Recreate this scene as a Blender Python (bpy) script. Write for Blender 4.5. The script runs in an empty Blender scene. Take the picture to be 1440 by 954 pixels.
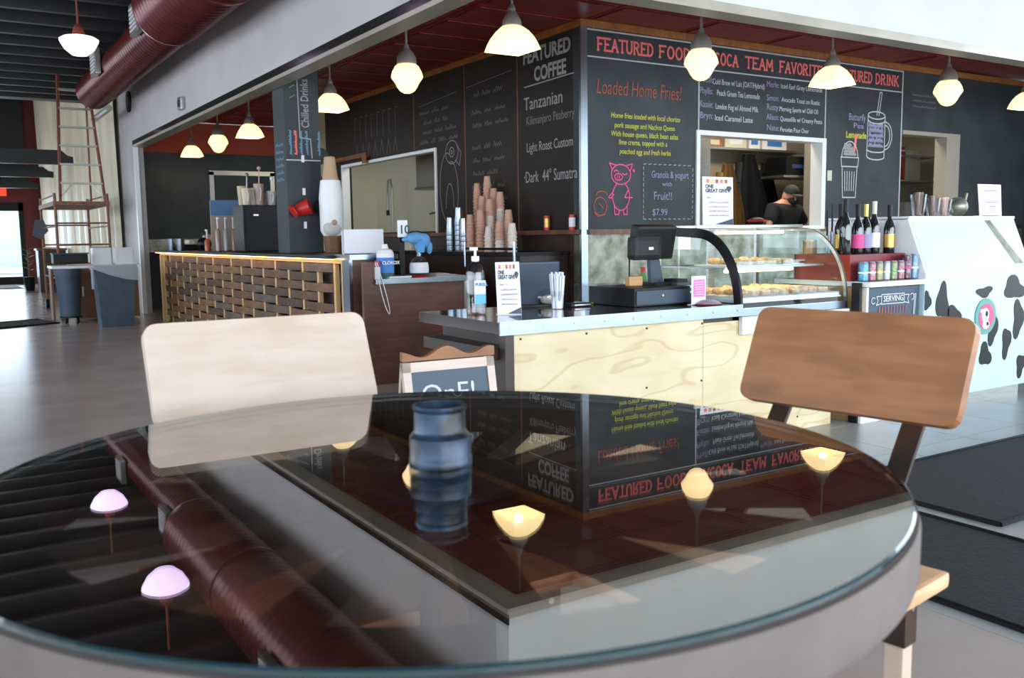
import bpy, bmesh, math, random
from mathutils import Vector, Matrix, noise
random.seed(7)
PI = math.pi
col = bpy.context.scene.collection
scn = bpy.context.scene

# ------------------------------------------------------------------ camera
CX, CY = 720.0, 477.0
VL = Vector((-100, 343)); VR = Vector((2760, 303))
F = math.sqrt(-((VL.x-CX)*(VR.x-CX)+(VL.y-CY)*(VR.y-CY)))
def _d(v): return Vector((v.x-CX, -(v.y-CY), -F)).normalized()
Yc = _d(VL); Xc = _d(VR); Xc = (Xc-Yc*Xc.dot(Yc)).normalized(); Zc = Xc.cross(Yc)
R3 = Matrix((Xc, Yc, Zc)); EYE = Vector((0, 0, 1.2))
def at(px, py, **k):
    """point of the world seen at a photo position, on the plane X=, Y= or Z="""
    r = R3 @ Vector((px-CX, -(py-CY), -F)); (a, v), = k.items(); i = 'XYZ'.index(a)
    return EYE + r*((v-EYE[i])/r[i])
cd = bpy.data.cameras.new('camera'); cam = bpy.data.objects.new('camera', cd); col.objects.link(cam)
cam.matrix_world = Matrix.Translation(EYE) @ R3.to_4x4()
cd.sensor_width = 36; cd.lens = F/1440*36; cd.clip_start = 0.05; cd.clip_end = 300
cd.dof.use_dof = True; cd.dof.focus_distance = 6.0; cd.dof.aperture_fstop = 4.8
scn.camera = cam
# ------------------------------------------------------------------ world, light, exposure
scn.view_settings.view_transform = 'Standard'; scn.view_settings.look = 'None'
scn.view_settings.exposure = 0.15; scn.view_settings.gamma = 1
w = bpy.data.worlds.new('world'); scn.world = w; w.use_nodes = True
bg = w.node_tree.nodes['Background']; bg.inputs[0].default_value = (.72, .86, 1, 1); bg.inputs[1].default_value = 4.2
def area(name, loc, rot, sx, sy, power, color):
    l = bpy.data.lights.new(name, 'AREA'); l.shape = 'RECTANGLE'; l.size = sx; l.size_y = sy; l.energy = power; l.color = color
    o = bpy.data.objects.new(name, l); col.objects.link(o); o.location = loc; o.rotation_euler = rot; return o
area('storefront_daylight', (4.6, -2.6, 1.95), (PI/2, 0, 0), 11, 3.0, 430, (.86, .94, 1))
area('rear_door_daylight', (.6, 29.7, 1.3), (-PI/2, 0, 0), 3.2, 2.2, 110, (.72, .86, 1))
area('hall_window_daylight', (-3.8, 9, 2.0), (0, -PI/2, 0), 2.4, 14, 115, (.95, .92, .95))
area('rear_fill_light', (-3.8, 23, 2.6), (0, -PI/2, 0), 2.2, 8, 170, (.88, .93, 1))  # added fill to brighten the dust sheet and rear hall, no window there
area('kitchen_light', (7.2, 11.5, 3.1), (0, 0, 0), 1.2, 3.0, 110, (1, .93, .78))
area('kitchen_light_front', (9.2, 7.95, 3.1), (0, 0, 0), 3.0, .5, 65, (1, .93, .78))

# ------------------------------------------------------------------ materials
def mat(name, c, rough=.6, metal=0, var=0, scale=8, c2=None, bump=0, stretch=(1, 1, 1), spec=.5, detail=4, coat=0, contrast=None):
    m = bpy.data.materials.new(name); m.use_nodes = True; nt = m.node_tree; b = nt.nodes['Principled BSDF']
    b.inputs['Base Color'].default_value = (*c, 1); b.inputs['Roughness'].default_value = rough
    b.inputs['Metallic'].default_value = metal; b.inputs['Specular IOR Level'].default_value = spec
    b.inputs['Coat Weight'].default_value = coat
    if c2 or var or bump:
        tc = nt.nodes.new('ShaderNodeTexCoord'); mp = nt.nodes.new('ShaderNodeMapping'); mp.inputs['Scale'].default_value = stretch
        n = nt.nodes.new('ShaderNodeTexNoise'); n.inputs['Scale'].default_value = scale; n.inputs['Detail'].default_value = detail
        nt.links.new(tc.outputs['Object'], mp.inputs[0]); nt.links.new(mp.outputs[0], n.inputs[0])
        if c2 is None: c2 = tuple(max(0, x*(1-var)) for x in c)
        r = nt.nodes.new('ShaderNodeValToRGB'); lo, hi = contrast or (.35, .65)
        r.color_ramp.elements[0].position = lo; r.color_ramp.elements[1].position = hi
        r.color_ramp.elements[0].color = (*c, 1); r.color_ramp.elements[1].color = (*c2, 1)
        nt.links.new(n.outputs[0], r.inputs[0]); nt.links.new(r.outputs[0], b.inputs['Base Color'])
        if bump:
            bp = nt.nodes.new('ShaderNodeBump'); bp.inputs['Strength'].default_value = bump; bp.inputs['Distance'].default_value = .01
            nt.links.new(n.outputs[0], bp.inputs['Height']); nt.links.new(bp.outputs[0], b.inputs['Normal'])
    return m
def wood(name, c, c2, scale=3, stretch=(1, 1, 12), rough=.45, dist=3.5):
    m = bpy.data.materials.new(name); m.use_nodes = True; nt = m.node_tree; b = nt.nodes['Principled BSDF']; b.inputs['Roughness'].default_value = rough
    tc = nt.nodes.new('ShaderNodeTexCoord'); mp = nt.nodes.new('ShaderNodeMapping'); mp.inputs['Scale'].default_value = stretch
    n = nt.nodes.new('ShaderNodeTexNoise'); n.inputs['Scale'].default_value = scale; n.inputs['Detail'].default_value = 6; n.inputs['Distortion'].default_value = dist*.3
    n2 = nt.nodes.new('ShaderNodeTexNoise'); n2.inputs['Scale'].default_value = scale*1.3; n2.inputs['Detail'].default_value = 2
    nt.links.new(tc.outputs['Object'], mp.inputs[0]); nt.links.new(mp.outputs[0], n.inputs[0]); nt.links.new(tc.outputs['Object'], n2.inputs[0])
    mx = nt.nodes.new('ShaderNodeMath'); mx.operation = 'MULTIPLY'; nt.links.new(n.outputs[0], mx.inputs[0]); nt.links.new(n2.outputs[0], mx.inputs[1])
    r = nt.nodes.new('ShaderNodeValToRGB'); r.color_ramp.elements[0].position = .14; r.color_ramp.elements[1].position = .36
    r.color_ramp.elements[0].color = (*c2, 1); r.color_ramp.elements[1].color = (*c, 1)
    nt.links.new(mx.outputs[0], r.inputs[0]); nt.links.new(r.outputs[0], b.inputs['Base Color'])
    return m
def emis(name, c, s, base=None):
    m = mat(name, base or c, .4); b = m.node_tree.nodes['Principled BSDF']
    b.inputs['Emission Color'].default_value = (*c, 1); b.inputs['Emission Strength'].default_value = s; return m
def clear(name, tint=(.9, .95, .95), f0=.04, rough=.02):
    m = bpy.data.materials.new(name); m.use_nodes = True; nt = m.node_tree; nt.nodes.remove(nt.nodes['Principled BSDF'])
    t = nt.nodes.new('ShaderNodeBsdfTransparent'); t.inputs[0].default_value = (*tint, 1)
    g = nt.nodes.new('ShaderNodeBsdfGlossy'); g.inputs['Roughness'].default_value = rough
    ge = nt.nodes.new('ShaderNodeNewGeometry'); dt = nt.nodes.new('ShaderNodeVectorMath'); dt.operation = 'DOT_PRODUCT'
    nt.links.new(ge.outputs['Normal'], dt.inputs[0]); nt.links.new(ge.outputs['Incoming'], dt.inputs[1])
    def mth(op, a, b):
        n = nt.nodes.new('ShaderNodeMath'); n.operation = op
        for k, v in ((0, a), (1, b)):
            if isinstance(v, (int, float)): n.inputs[k].default_value = v
            elif v is not None: nt.links.new(v, n.inputs[k])
        return n.outputs[0]
    c = mth('ABSOLUTE', dt.outputs['Value'], None); p = mth('POWER', mth('SUBTRACT', 1.0, c), 5.0); f = mth('ADD', mth('MULTIPLY', p, 1-f0), f0)
    x = nt.nodes.new('ShaderNodeMixShader'); nt.links.new(f, x.inputs[0]); nt.links.new(t.outputs[0], x.inputs[1]); nt.links.new(g.outputs[0], x.inputs[2])
    nt.links.new(x.outputs[0], nt.nodes['Material Output'].inputs[0]); return m
K = {}
K['board'] = mat('chalkboard', (.046, .056, .062), .6, spec=.35, var=.35, scale=2.5, bump=.02)
K['board_warm'] = mat('chalkboard_side', (.026, .020, .016), .6, spec=.3, var=.35, scale=2)
K['fascia'] = mat('cream_paint', (.66, .65, .60), .6, var=.05, scale=1.5)
K['grey_wall'] = mat('grey_paint', (.52, .49, .48), .5, var=.12, scale=1.2)
K['soffit'] = mat('soffit_metal', (.56, .49, .40), .30, .45, var=.15, scale=3)
K['dark_trim'] = mat('dark_polished_trim', (.10, .095, .09), .16, .9)
K['steel'] = mat('brushed_steel', (.50, .49, .46), .32, .9, var=.2, scale=6, stretch=(1, 1, 20))
K['steel_bright'] = mat('bright_steel', (.38, .44, .50), .25, 1, var=.1, scale=5)
K['white_edge'] = mat('white_metal_trim', (.80, .81, .80), .35)
K['black'] = mat('black_plastic', (.006, .006, .007), .42, spec=.25)
K['navy'] = mat('dark_blue_plastic', (.035, .055, .085), .5)
K['bin'] = mat('blue_grey_plastic', (.045, .075, .115), .5, var=.3, scale=5)
K['iron'] = mat('dark_iron', (.03, .028, .027), .45, .5, c2=(.09, .04, .02), scale=9, bump=.15)
K['tire'] = mat('weathered_rim', (.115, .09, .08), .8, c2=(.14, .11, .10), scale=9, bump=.3)
K['pipe'] = mat('blue_glazed_iron', (.018, .04, .075), .32, .3, c2=(.006, .007, .01), scale=14, bump=.35, contrast=(.42, .58))
K['ply'] = wood('plywood', (.74, .62, .40), (.64, .50, .29), 2.0, (.6, 1, 3), .5, 5)
def grain_lines(m, c):
    nt = m.node_tree; b = nt.nodes['Principled BSDF']; old = b.inputs['Base Color'].links[0].from_socket
    tc = nt.nodes.new('ShaderNodeTexCoord'); mp = nt.nodes.new('ShaderNodeMapping'); mp.inputs['Scale'].default_value = (.55, 1, 1.9)
    n = nt.nodes.new('ShaderNodeTexNoise'); n.inputs['Scale'].default_value = 1.3; n.inputs['Detail'].default_value = 3; nt.links.new(tc.outputs['Object'], mp.inputs[0]); nt.links.new(mp.outputs[0], n.inputs[0])
    a = nt.nodes.new('ShaderNodeMath'); a.operation = 'MULTIPLY'; a.inputs[1].default_value = 55; nt.links.new(n.outputs[0], a.inputs[0])
    q = nt.nodes.new('ShaderNodeMath'); q.operation = 'SINE'; nt.links.new(a.outputs[0], q.inputs[0])
    r = nt.nodes.new('ShaderNodeMapRange'); r.inputs[1].default_value = .82; r.inputs[2].default_value = 1; r.inputs[3].default_value = 0; r.inputs[4].default_value = .45; nt.links.new(q.outputs[0], r.inputs[0])
    x = nt.nodes.new('ShaderNodeMix'); x.data_type = 'RGBA'; nt.links.new(r.outputs[0], x.inputs[0]); nt.links.new(old, x.inputs[6]); x.inputs[7].default_value = (*c, 1); nt.links.new(x.outputs[2], b.inputs['Base Color'])
grain_lines(K['ply'], (.48, .31, .13))
K['birch'] = wood('pale_birch', (.60, .47, .385), (.53, .39, .30), 4, (1, 1, 8), .32, 2)
K['maple'] = wood('warm_maple', (.32, .135, .05), (.22, .085, .03), 4, (1, 1, 8), .42, 2)
K['maple_edge'] = wood('maple_edge', (.72, .42, .24), (.6, .3, .15), 4, (1, 1, 8), .45, 2)
K['walnut'] = wood('brown_panel', (.16, .065, .04), (.09, .035, .022), 3, (1, 1, 8), .4, 3)
K['darkwood'] = wood('dark_wood', (.045, .022, .014), (.022, .012, .009), 3, (1, 1, 6), .4)
K['ledge'] = wood('ledge_wood', (.22, .085, .035), (.11, .04, .02), 4, (6, 1, 1), .4)
K['orange_trim'] = wood('orange_crown_wood', (.42, .16, .035), (.28, .09, .02), 4, (6, 1, 1), .5)
K['tin'] = mat('red_tin', (.30, .028, .018), .38, .1, c2=(.17, .018, .012), scale=6, bump=.5)
K['duct'] = mat('red_brown_duct', (.13, .018, .018), .28, .35, var=.3, scale=3)
K['deck'] = mat('black_deck', (.012, .012, .014), .5, var=.3, scale=3)
K['redwall'] = mat('red_wall', (.36, .045, .02), .6)
K['darkred'] = mat('dark_red_wall', (.13, .015, .012), .6)
K['sheet'] = mat('plastic_sheeting', (.84, .76, .54), .45, var=.2, scale=3, stretch=(1, 1, .2), bump=.3)
K['white'] = mat('white_plastic', (.82, .83, .84), .4)
K['paper'] = mat('white_paper', (.82, .82, .86), .7)
K['cream'] = mat('cream_wall', (.66, .62, .47), .6)
K['rubber'] = mat('rubber_mat', (.016, .018, .022), .85, var=.4, scale=60, bump=.3)
K['scaf'] = mat('rusty_orange_paint', (.26, .10, .03), .5, c2=(.12, .05, .03), scale=20)
K['ladder'] = mat('red_fibreglass', (.20, .045, .025), .45)
K['glass'] = clear('clear_glass')
K['jar'] = clear('jar_glass', (.93, .95, .97), .10)
K['tableglass'] = clear('table_glass', (.92, .90, .87), .26, 0.0)
K['tableedge'] = mat('glass_edge', (.01, .03, .035), .12, coat=1)
K['chalk'] = mat('white_chalk', (.62, .63, .64), .9)
K['chalk_dim'] = mat('faint_chalk', (.20, .19, .18), .9)
K['chalk_mid'] = mat('soft_chalk', (.36, .35, .34), .9)
K['chalk_red'] = mat('coral_chalk', (.95, .20, .18), .9)
K['chalk_orange'] = mat('orange_chalk', (.42, .10, .055), .9)
K['chalk_yellow'] = mat('yellow_chalk', (.55, .56, .08), .9)
K['chalk_pink'] = mat('pink_chalk', (.80, .10, .30), .9)
K['chalk_lilac'] = mat('lilac_chalk', (.34, .31, .46), .9)
K['chalk_blue'] = mat('blue_chalk', (.16, .30, .40), .9)
K['shade'] = emis('lit_cream_glass', (1, .72, .33), 1.6, (.8, .62, .35))
K['bulb'] = emis('bulb', (1, .78, .45), 45)
K['purple'] = emis('violet_lit_glass', (.80, .60, 1), 2.2)
K['strip'] = emis('display_lamp', (1, .84, .45), 6)
K['exit'] = emis('exit_red', (1, .06, .03), .8)
K['pendant_metal'] = mat('pendant_metal', (.33, .31, .28), .4, .4)
K['red'] = mat('red_plastic', (.50, .018, .015), .4)
K['maroon'] = mat('maroon_paint', (.20, .02, .03), .45)
K['brownbox'] = wood('brown_laminate', (.20, .085, .035), (.14, .055, .02), 3)
K['cup_blush'] = mat('blush_paper', (.62, .36, .25), .6)
K['cup_white'] = mat('white_cup_paper', (.80, .68, .60), .6)
K['skin'] = mat('skin', (.55, .27, .17), .5)
K['blackcloth'] = mat('black_cloth', (.010, .010, .012), .9, var=.3, scale=30)
K['mask'] = mat('mask_cloth', (.012, .012, .014), .8)
K['brown_coat'] = mat('tan_coat', (.27, .14, .04), .85, var=.4, scale=8, stretch=(4, 4, .6))
K['blue'] = mat('blue_label', (.05, .22, .62), .5)
K['bluecloth'] = mat('blue_glove', (.12, .36, .68), .6, var=.2, scale=12)
K['pinkp'] = mat('magenta_paper', (.72, .22, .48), .7)
K['pastry'] = mat('baked_pastry', (.55, .27, .09), .6, c2=(.75, .55, .33), scale=30, bump=.3)
K['iced'] = mat('iced_pastry', (.80, .62, .42), .5, c2=(.5, .25, .1), scale=30, bump=.3)
K['amber'] = mat('amber_liquid', (.50, .22, .02), .2)
K['bottle'] = mat('dark_bottle_glass', (.008, .009, .010), .06, coat=1)
K['gold'] = mat('gold_foil', (.55, .35, .09), .3, .7)
K['green'] = mat('green_plastic', (.10, .30, .08), .5)
K['stone'] = mat('galvanised_panel', (.30, .30, .24), .35, .6, c2=(.12, .12, .07), scale=7)
K['freezer'] = mat('freezer_white', (.52, .68, .74), .3)
K['cow'] = mat('cow_spot_vinyl', (.008, .008, .008), .3, spec=.2)
K['hood'] = mat('hood_steel', (.33, .33, .27), .4, .5)
K['navychalk'] = mat('sign_chalkboard', (.04, .065, .10), .5)
K['kiosk_floor'] = mat('concrete', (.28, .215, .19), .24, c2=(.36, .30, .28), scale=1.4, bump=.02, detail=8)
K['tile'] = mat('grey_tile', (.33, .34, .34), .3, var=.18, scale=3, detail=8)
WOODS = [wood('weave_wood_%s' % n, c, tuple(x*.45 for x in c), 5, (6, 1, 9), .6) for n, c in
         (('brown', (.17, .075, .03)), ('dark', (.10, .045, .022)), ('grey', (.15, .10, .065)), ('amber', (.24, .11, .04)))]
K['batten'] = mat('pale_batten', (.62, .40, .17), .5)

# ------------------------------------------------------------------ mesh builder
class B:
    def __init__(s): s.bm = bmesh.new()
    def box(s, a, b, rot=None, bev=0):
        a = Vector(a); b = Vector(b); c = (a+b)/2; d = b-a
        r = bmesh.ops.create_cube(s.bm, size=1); vs = r['verts']
        bmesh.ops.scale(s.bm, vec=(abs(d.x), abs(d.y), abs(d.z)), verts=vs)
        if rot is not None: bmesh.ops.rotate(s.bm, cent=(0, 0, 0), matrix=rot, verts=vs)
        bmesh.ops.translate(s.bm, vec=c, verts=vs)
        if bev:
            es = list({e for v in vs for e in v.link_edges})
            bmesh.ops.bevel(s.bm, geom=es, offset=bev, segments=2, affect='EDGES', profile=.7)
        return s
    def cyl(s, p, q, r, r2=None, n=12):
        p = Vector(p); q = Vector(q); d = q-p; r2 = r if r2 is None else r2
        o = bmesh.ops.create_cone(s.bm, cap_ends=True, segments=n, radius1=max(r, 1e-4), radius2=max(r2, 1e-4), depth=d.length)
        m = Matrix.Translation((p+q)/2) @ d.to_track_quat('Z', 'Y').to_matrix().to_4x4()
        bmesh.ops.transform(s.bm, matrix=m, verts=o['verts']); return s
    def tube(s, pts, r, n=6):
        for a, b in zip(pts, pts[1:]): s.cyl(a, b, r, n=n)
        return s
    def lathe(s, prof, c=(0, 0, 0), n=20, sq=None):
        c = Vector(c); rings = []
        for k, (r, z) in enumerate(prof):
            ring = []
            for i in range(n):
                a = 2*PI*i/n; f = 1
                if sq:
                    t = sq[k]; m = max(abs(math.cos(a)), abs(math.sin(a))); f = 1*(1-t)+t/m
                ring.append(s.bm.verts.new(c+Vector((r*f*math.cos(a), r*f*math.sin(a), z))))
            rings.append(ring)
        for u, v in zip(rings, rings[1:]):
            for i in range(n): s.bm.faces.new((u[i], u[(i+1) % n], v[(i+1) % n], v[i]))
        for ring, rr in ((rings[0], prof[0][0]), (rings[-1], prof[-1][0])):
            if 0 < rr < .004 or rr >= .004 and getattr(s, 'caps', True):
                try: s.bm.faces.new(ring)
                except ValueError: pass
        return s
    def prism(s, pts, O, U, V, t):
        """polygon of (u, v) on the plane O, U, V given thickness t along U x V"""
        O = Vector(O); U = Vector(U); V = Vector(V); N = U.cross(V).normalized()*t
        a = [s.bm.verts.new(O+U*u+V*v) for u, v in pts]; b = [s.bm.verts.new(O+U*u+V*v+N) for u, v in pts]
        s.bm.faces.new(a[::-1]); s.bm.faces.new(b)
        for i in range(len(a)):
            j = (i+1) % len(a); s.bm.faces.new((a[i], a[j], b[j], b[i]))
        return s
    def ball(s, c, r, sc=(1, 1, 1), n=12):
        o = bmesh.ops.create_uvsphere(s.bm, u_segments=n, v_segments=max(6, n*2//3), radius=r)
        bmesh.ops.scale(s.bm, vec=sc, verts=o['verts']); bmesh.ops.translate(s.bm, vec=c, verts=o['verts']); return s
    def mesh(s, name, m, smooth=False):
        bmesh.ops.recalc_face_normals(s.bm, faces=s.bm.faces)
        me = bpy.data.meshes.new(name); s.bm.to_mesh(me); s.bm.free()
        if m: me.materials.append(K[m] if isinstance(m, str) else m)
        if smooth:
            for p in me.polygons: p.use_smooth = True
            try: me.set_sharp_from_angle(angle=.7)
            except Exception: pass
        return me
def obj(name, b, m, parent=None, label=None, smooth=False, kind=None):
    me = b.mesh(name, m, smooth) if isinstance(b, B) else b
    o = bpy.data.objects.new(name, me); col.objects.link(o); o.parent = parent
    if label: o['label'] = label
    if kind: o['kind'] = kind
    return o
def tag(o, label, cat, group=None):
    o['label'] = label; o['category'] = cat
    if group: o['group'] = group
    return o
def thing(name, label, cat, loc=(0, 0, 0), rz=0, group=None):
    o = bpy.data.objects.new(name, None); col.objects.link(o); o.location = loc; o.rotation_euler = (0, 0, rz); o.empty_display_size = .1
    return tag(o, label, cat, group)
def struct(name, b, m, parent=None, smooth=False):
    o = obj(name, b, m, parent, smooth=smooth)
    if parent is None: o['kind'] = 'structure'
    return o
def kids(o): return [c for c in bpy.data.objects if c.parent == o]
def dup(root, loc, rz=None, label=None, group=None):
    r = root.copy(); col.objects.link(r); r.location = loc
    if rz is not None: r.rotation_euler = (0, 0, rz)
    if label: r['label'] = label
    if group: r['group'] = group
    for ch in kids(root):
        c = ch.copy(); col.objects.link(c); c.parent = r
        for g in kids(ch): d = g.copy(); col.objects.link(d); d.parent = c
    return r
def box(a, b, bev=0): return B().box(a, b, bev=bev)
def sq(v): return Matrix.Rotation(v, 3, 'Z')
def text(name, s, size, m, O, U, V, parent, align='LEFT', bold=0, squeeze=1, shear=0, width=None):
    cu = bpy.data.curves.new('t', 'FONT'); cu.body = s; cu.size = size; cu.align_x = align; cu.offset = bold; cu.shear = shear; cu.extrude = .0006; cu.resolution_u = 3
    cu.space_line = .85
    t = bpy.data.objects.new('t', cu); me = bpy.data.meshes.new_from_object(t); bpy.data.objects.remove(t)
    xs = [v.co.x for v in me.vertices]
    if width and xs: squeeze = width/max(1e-4, max(xs)-min(xs))
    O = Vector(O); U = Vector(U).normalized(); V = Vector(V).normalized(); N = U.cross(V)
    M4 = Matrix((( U.x*squeeze, V.x, N.x, O.x), (U.y*squeeze, V.y, N.y, O.y), (U.z*squeeze, V.z, N.z, O.z), (0, 0, 0, 1)))
    me.transform(M4); me.materials.clear(); me.materials.append(K[m]); return obj(name, me, m, parent)
def strokes(name, lines, wd, m, O, U, V, parent):
    """chalk lines: flat ribbons along polylines given as (u, v) in metres"""
    O = Vector(O); U = Vector(U).normalized(); V = Vector(V).normalized(); N = U.cross(V)*.0012; bm = bmesh.new(); k_ = 0
    for ln in lines:
        for (a, b), (c, d) in zip(ln, ln[1:]):
            L = math.hypot(c-a, d-b)
            if L < 1e-5: continue
            tx, ty = (c-a)/L*wd*.3, (d-b)/L*wd*.3; nx, ny = -(d-b)/L*wd/2, (c-a)/L*wd/2
            q = [(a-tx+nx, b-ty+ny), (a-tx-nx, b-ty-ny), (c+tx-nx, d+ty-ny), (c+tx+nx, d+ty+ny)]
            k_ += 1; bm.faces.new([bm.verts.new(O+U*x+V*y+N*(1+.035*(k_ % 60))) for x, y in q])
    me = bpy.data.meshes.new(name); bm.to_mesh(me); bm.free(); me.materials.append(K[m]); return obj(name, me, m, parent)
def arc(cx, cy, rx, ry, a0=0, a1=360, n=18): return [(cx+rx*math.cos(math.radians(a0+(a1-a0)*i/n)), cy+ry*math.sin(math.radians(a0+(a1-a0)*i/n))) for i in range(n+1)]
def scribble(x, y, w_, h_, rnd):
    """handwriting too small to read in the photograph"""
    pts = []; n = max(5, int(w_/(h_*.32)))
    for i in range(n+1): pts.append((x+w_*i/n, y+(h_ if i % 2 else 0)*rnd.uniform(.35, 1)))
    return pts

# ================================================================== SETTING
YF, XL = 4.72, 2.93            # outer faces of the kiosk: front (y) and left (x)
ZS, ZC, ZH = 2.75, 3.27, 4.1    # soffit, kiosk ceiling, hall ceiling
floor = struct('floor', box((-4, -3, -.1), (14, 31, -.012)), 'kiosk_floor')
slab = obj('floor_slab', box((-4, -3, -.012), (2.6, 31, 0)), 'kiosk_floor', floor)
tm = box((.003, .003, -.012), (.597, .597, 0)).mesh('floor_tile', 'tile')
for i in range(12):
    for j in range(12):
        o = obj('floor_tile', tm, None, floor); o.location = (2.6+i*.6, -3+j*.6, 0)
obj('floor_slab', box((2.6, 4.2, -.012), (14, 31, 0)), 'kiosk_floor', floor)
# hall ceiling with dark joists
hc = struct('ceiling', box((-4, -3, ZH), (XL+.15, 20.6, ZH+.1)), 'deck')
hc2 = obj('ceiling_front', box((XL+.15, -3, ZH), (14, YF, ZH+.1)), 'deck', hc)
jm = box((-4, -.05, -.16), (XL-.02, .05, 0)).mesh('joist', 'deck')
for k in range(29):
    o = obj('joist', jm, None, hc); o.location = (0, -1+k*.75, ZH)
obj('ceiling_rear', box((-4, 20.6, 5.3), (XL+.15, 31, 5.4)), 'deck', hc)
struct('trim_1', box((-4, 20.5, 4.0), (XL, 20.75, 5.3)), 'deck')
# kiosk shell
struct('wall_kiosk_left', box((XL, YF+.15, ZS), (XL+.15, 16.1, ZH)), 'grey_wall')
struct('wall_kiosk_front', box((XL, YF, ZS), (14, YF+.15, ZH)), 'fascia')
struct('wall_hall_right', box((XL, 16.1, 0), (XL+.15, 31, 5.3)), 'grey_wall')
struct('trim_2', box((XL-.012, YF-.012, ZS-.035), (XL+.16, 16.1, ZS)), 'soffit')
struct('trim_11', box((XL-.014, YF-.014, ZS-.0), (XL-.001, 16.1, ZS+.07)), 'dark_trim')
struct('trim_3', box((XL+.16, YF-.012, ZS-.035), (14, YF+.16, ZS)).box((XL, YF-.012, ZS), (14, YF-.001, ZS+.03)), 'soffit')
struct('trim_4', box((XL-.012, 16.0, 0), (XL+.05, 16.09, ZS-.035)), 'white_edge')
kc = struct('ceiling_kiosk', box((XL+.15, YF+.15, ZC+.02), (14, 17.2, ZC+.12)), 'tin')
cm = B().box((.01, .01, -.0), (1.19, .59, .02)).box((.06, .06, -.012), (1.14, .54, 0), bev=.008).mesh('ceiling_panel', 'tin')
for i in range(7):
    for j in range(20):
        x, y = 3.1+i*1.2, 4.9+j*.6
        if x > 5.4 and y > 7.2: continue
        o = obj('ceiling_panel', cm, None, kc); o.location = (x, y, ZC)
SX, SY = 5.46, 7.3             # chalkboard corner
struct('trim_5', box((SX-.03, SY-.03, 3.195), (13.4, SY-.001, 3.265)).box((SX-.03, SY, 3.195), (SX-.001, 14.1, 3.265)), 'orange_trim')
# side wall with pass-through
def wall_hole_x(name, x0, x1, y0, y1, z0, z1, hy0, hy1, hz0, hz1, m):
    b = B().box((x0, y0, z0), (x1, hy0, z1)).box((x0, hy1, z0), (x1, y1, z1)).box((x0, hy0, z0), (x1, hy1, hz0)).box((x0, hy0, hz1), (x1, hy1, z1))
    return struct(name, b, m)
ws = wall_hole_x('wall_side', SX, SX+.14, SY+.14, 14.1, 1.25, 3.27, 10.36, 13.42, 1.27, 2.29, 'board_warm')
struct('wall_side_lower', box((SX, SY+.14, 0), (SX+.14, 14.1, 1.25)), 'darkwood')
struct('trim_6', box((SX-.07, SY, 1.205), (SX, 14.1, 1.25)), 'ledge')
b = B(); 
for a, c in (((SX-.02, 10.33, 1.25), (SX+.1, 10.37, 2.27)), ((SX-.02, 10.33, 2.27), (SX+.1, 13.45, 2.31)), ((SX-.02, 13.41, 1.25), (SX+.1, 13.45, 2.27))): b.box(a, c)
struct('window_1', b, 'white_edge')
for y in (8.45, 9.6, 10.95): obj('board_joint', box((SX-.004, y-.008, 1.25 if y < 10 else 2.33), (SX, y+.008, 3.19)), 'ledge', ws)
# board wall with two pass-throughs
b = B(); Y0, Y1 = SY, SY+.14
for x0, x1, z0, z1 in ((SX, 7.0, 1.25, 3.27), (7.0, 9.0, 2.25, 3.27), (9.0, 10.5, 1.25, 3.27), (10.5, 11.62, 2.42, 3.27), (11.62, 13.4, 1.25, 3.27)): b.box((x0, Y0, z0), (x1, Y1, z1))
wb = struct('wall_board', b, 'board')
b = B()
for x0, x1, z1 in ((SX, 7.0, 1.20), (7.0, 9.0, 1.26), (9.0, 10.5, 1.20), (10.5, 13.4, 1.2)): b.box((x0, Y0, 0), (x1, Y1, z1))
struct('wall_board_lower', b, 'stone')
struct('trim_7', box((SX-.035, SY-.035, 0), (SX+.045, SY-.001, 3.194)), 'steel_bright')
struct('trim_8', box((SX+.045, SY-.06, 1.2), (7.0, SY, 1.25)), 'ledge')
b = B()
for a, c in (((6.97, 1.27), (7.02, 2.24)), ((6.97, 2.24), (9.05, 2.29)), ((8.98, 1.27), (9.05, 2.24)), ((6.97, 1.23), (9.05, 1.27))): b.box((a[0], SY-.02, a[1]), (c[0], SY+.15, c[1]))
struct('window_2', b, 'white_edge')
b = B()
for a, c in (((10.51, 2.41), (11.75, 2.46)), ((11.45, 1.2), (11.75, 2.41))): b.box((a[0], SY-.02, a[1]), (c[0], SY+.15, c[1]))
struct('window_3', b, mat('beige_jamb', (.36, .31, .25), .6))
b = B()
for a, c in (((SX+.05, 3.175), (10.5, 3.188)), ((SX+.05, 2.92), (10.485, 2.932)), ((7.0, 2.29), (7.012, 2.92)), ((9.03, 2.29), (9.042, 2.92)), ((10.485, 1.25), (10.5, 3.175))): b.box((a[0], SY-.006, a[1]), (c[0], SY, c[1]))
struct('trim_9', b, 'chalk')
struct('wall_right', box((13.4, 4.9, 0), (13.5, 7.4, 3.27)), 'board')
# back of the kiosk
struct('wall_back', box((XL+.15, 17, 0), (6.2, 17.15, 2.78)), 'board')
struct('wall_back_upper', box((XL+.15, 17, 2.78), (6.2, 17.15, 3.27)).box((XL+.15, 16.98, 2.74), (6.2, 17, 2.80)), 'redwall')
struct('wall_back_kitchen', box((6.2, 17, 0), (9, 17.15, 3.27)), 'cream')
struct('window_4', B().box((4.34, 16.95, 1.2), (4.42, 17, 2.42)).box((5.45, 16.95, 1.5), (5.53, 17, 2.42)).box((4.34, 16.95, 2.36), (5.53, 17, 2.44)), 'steel')
struct('trim_10', box((3.1, 16.6, 1.0), (4.3, 17, 1.22)), 'stone')
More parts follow.
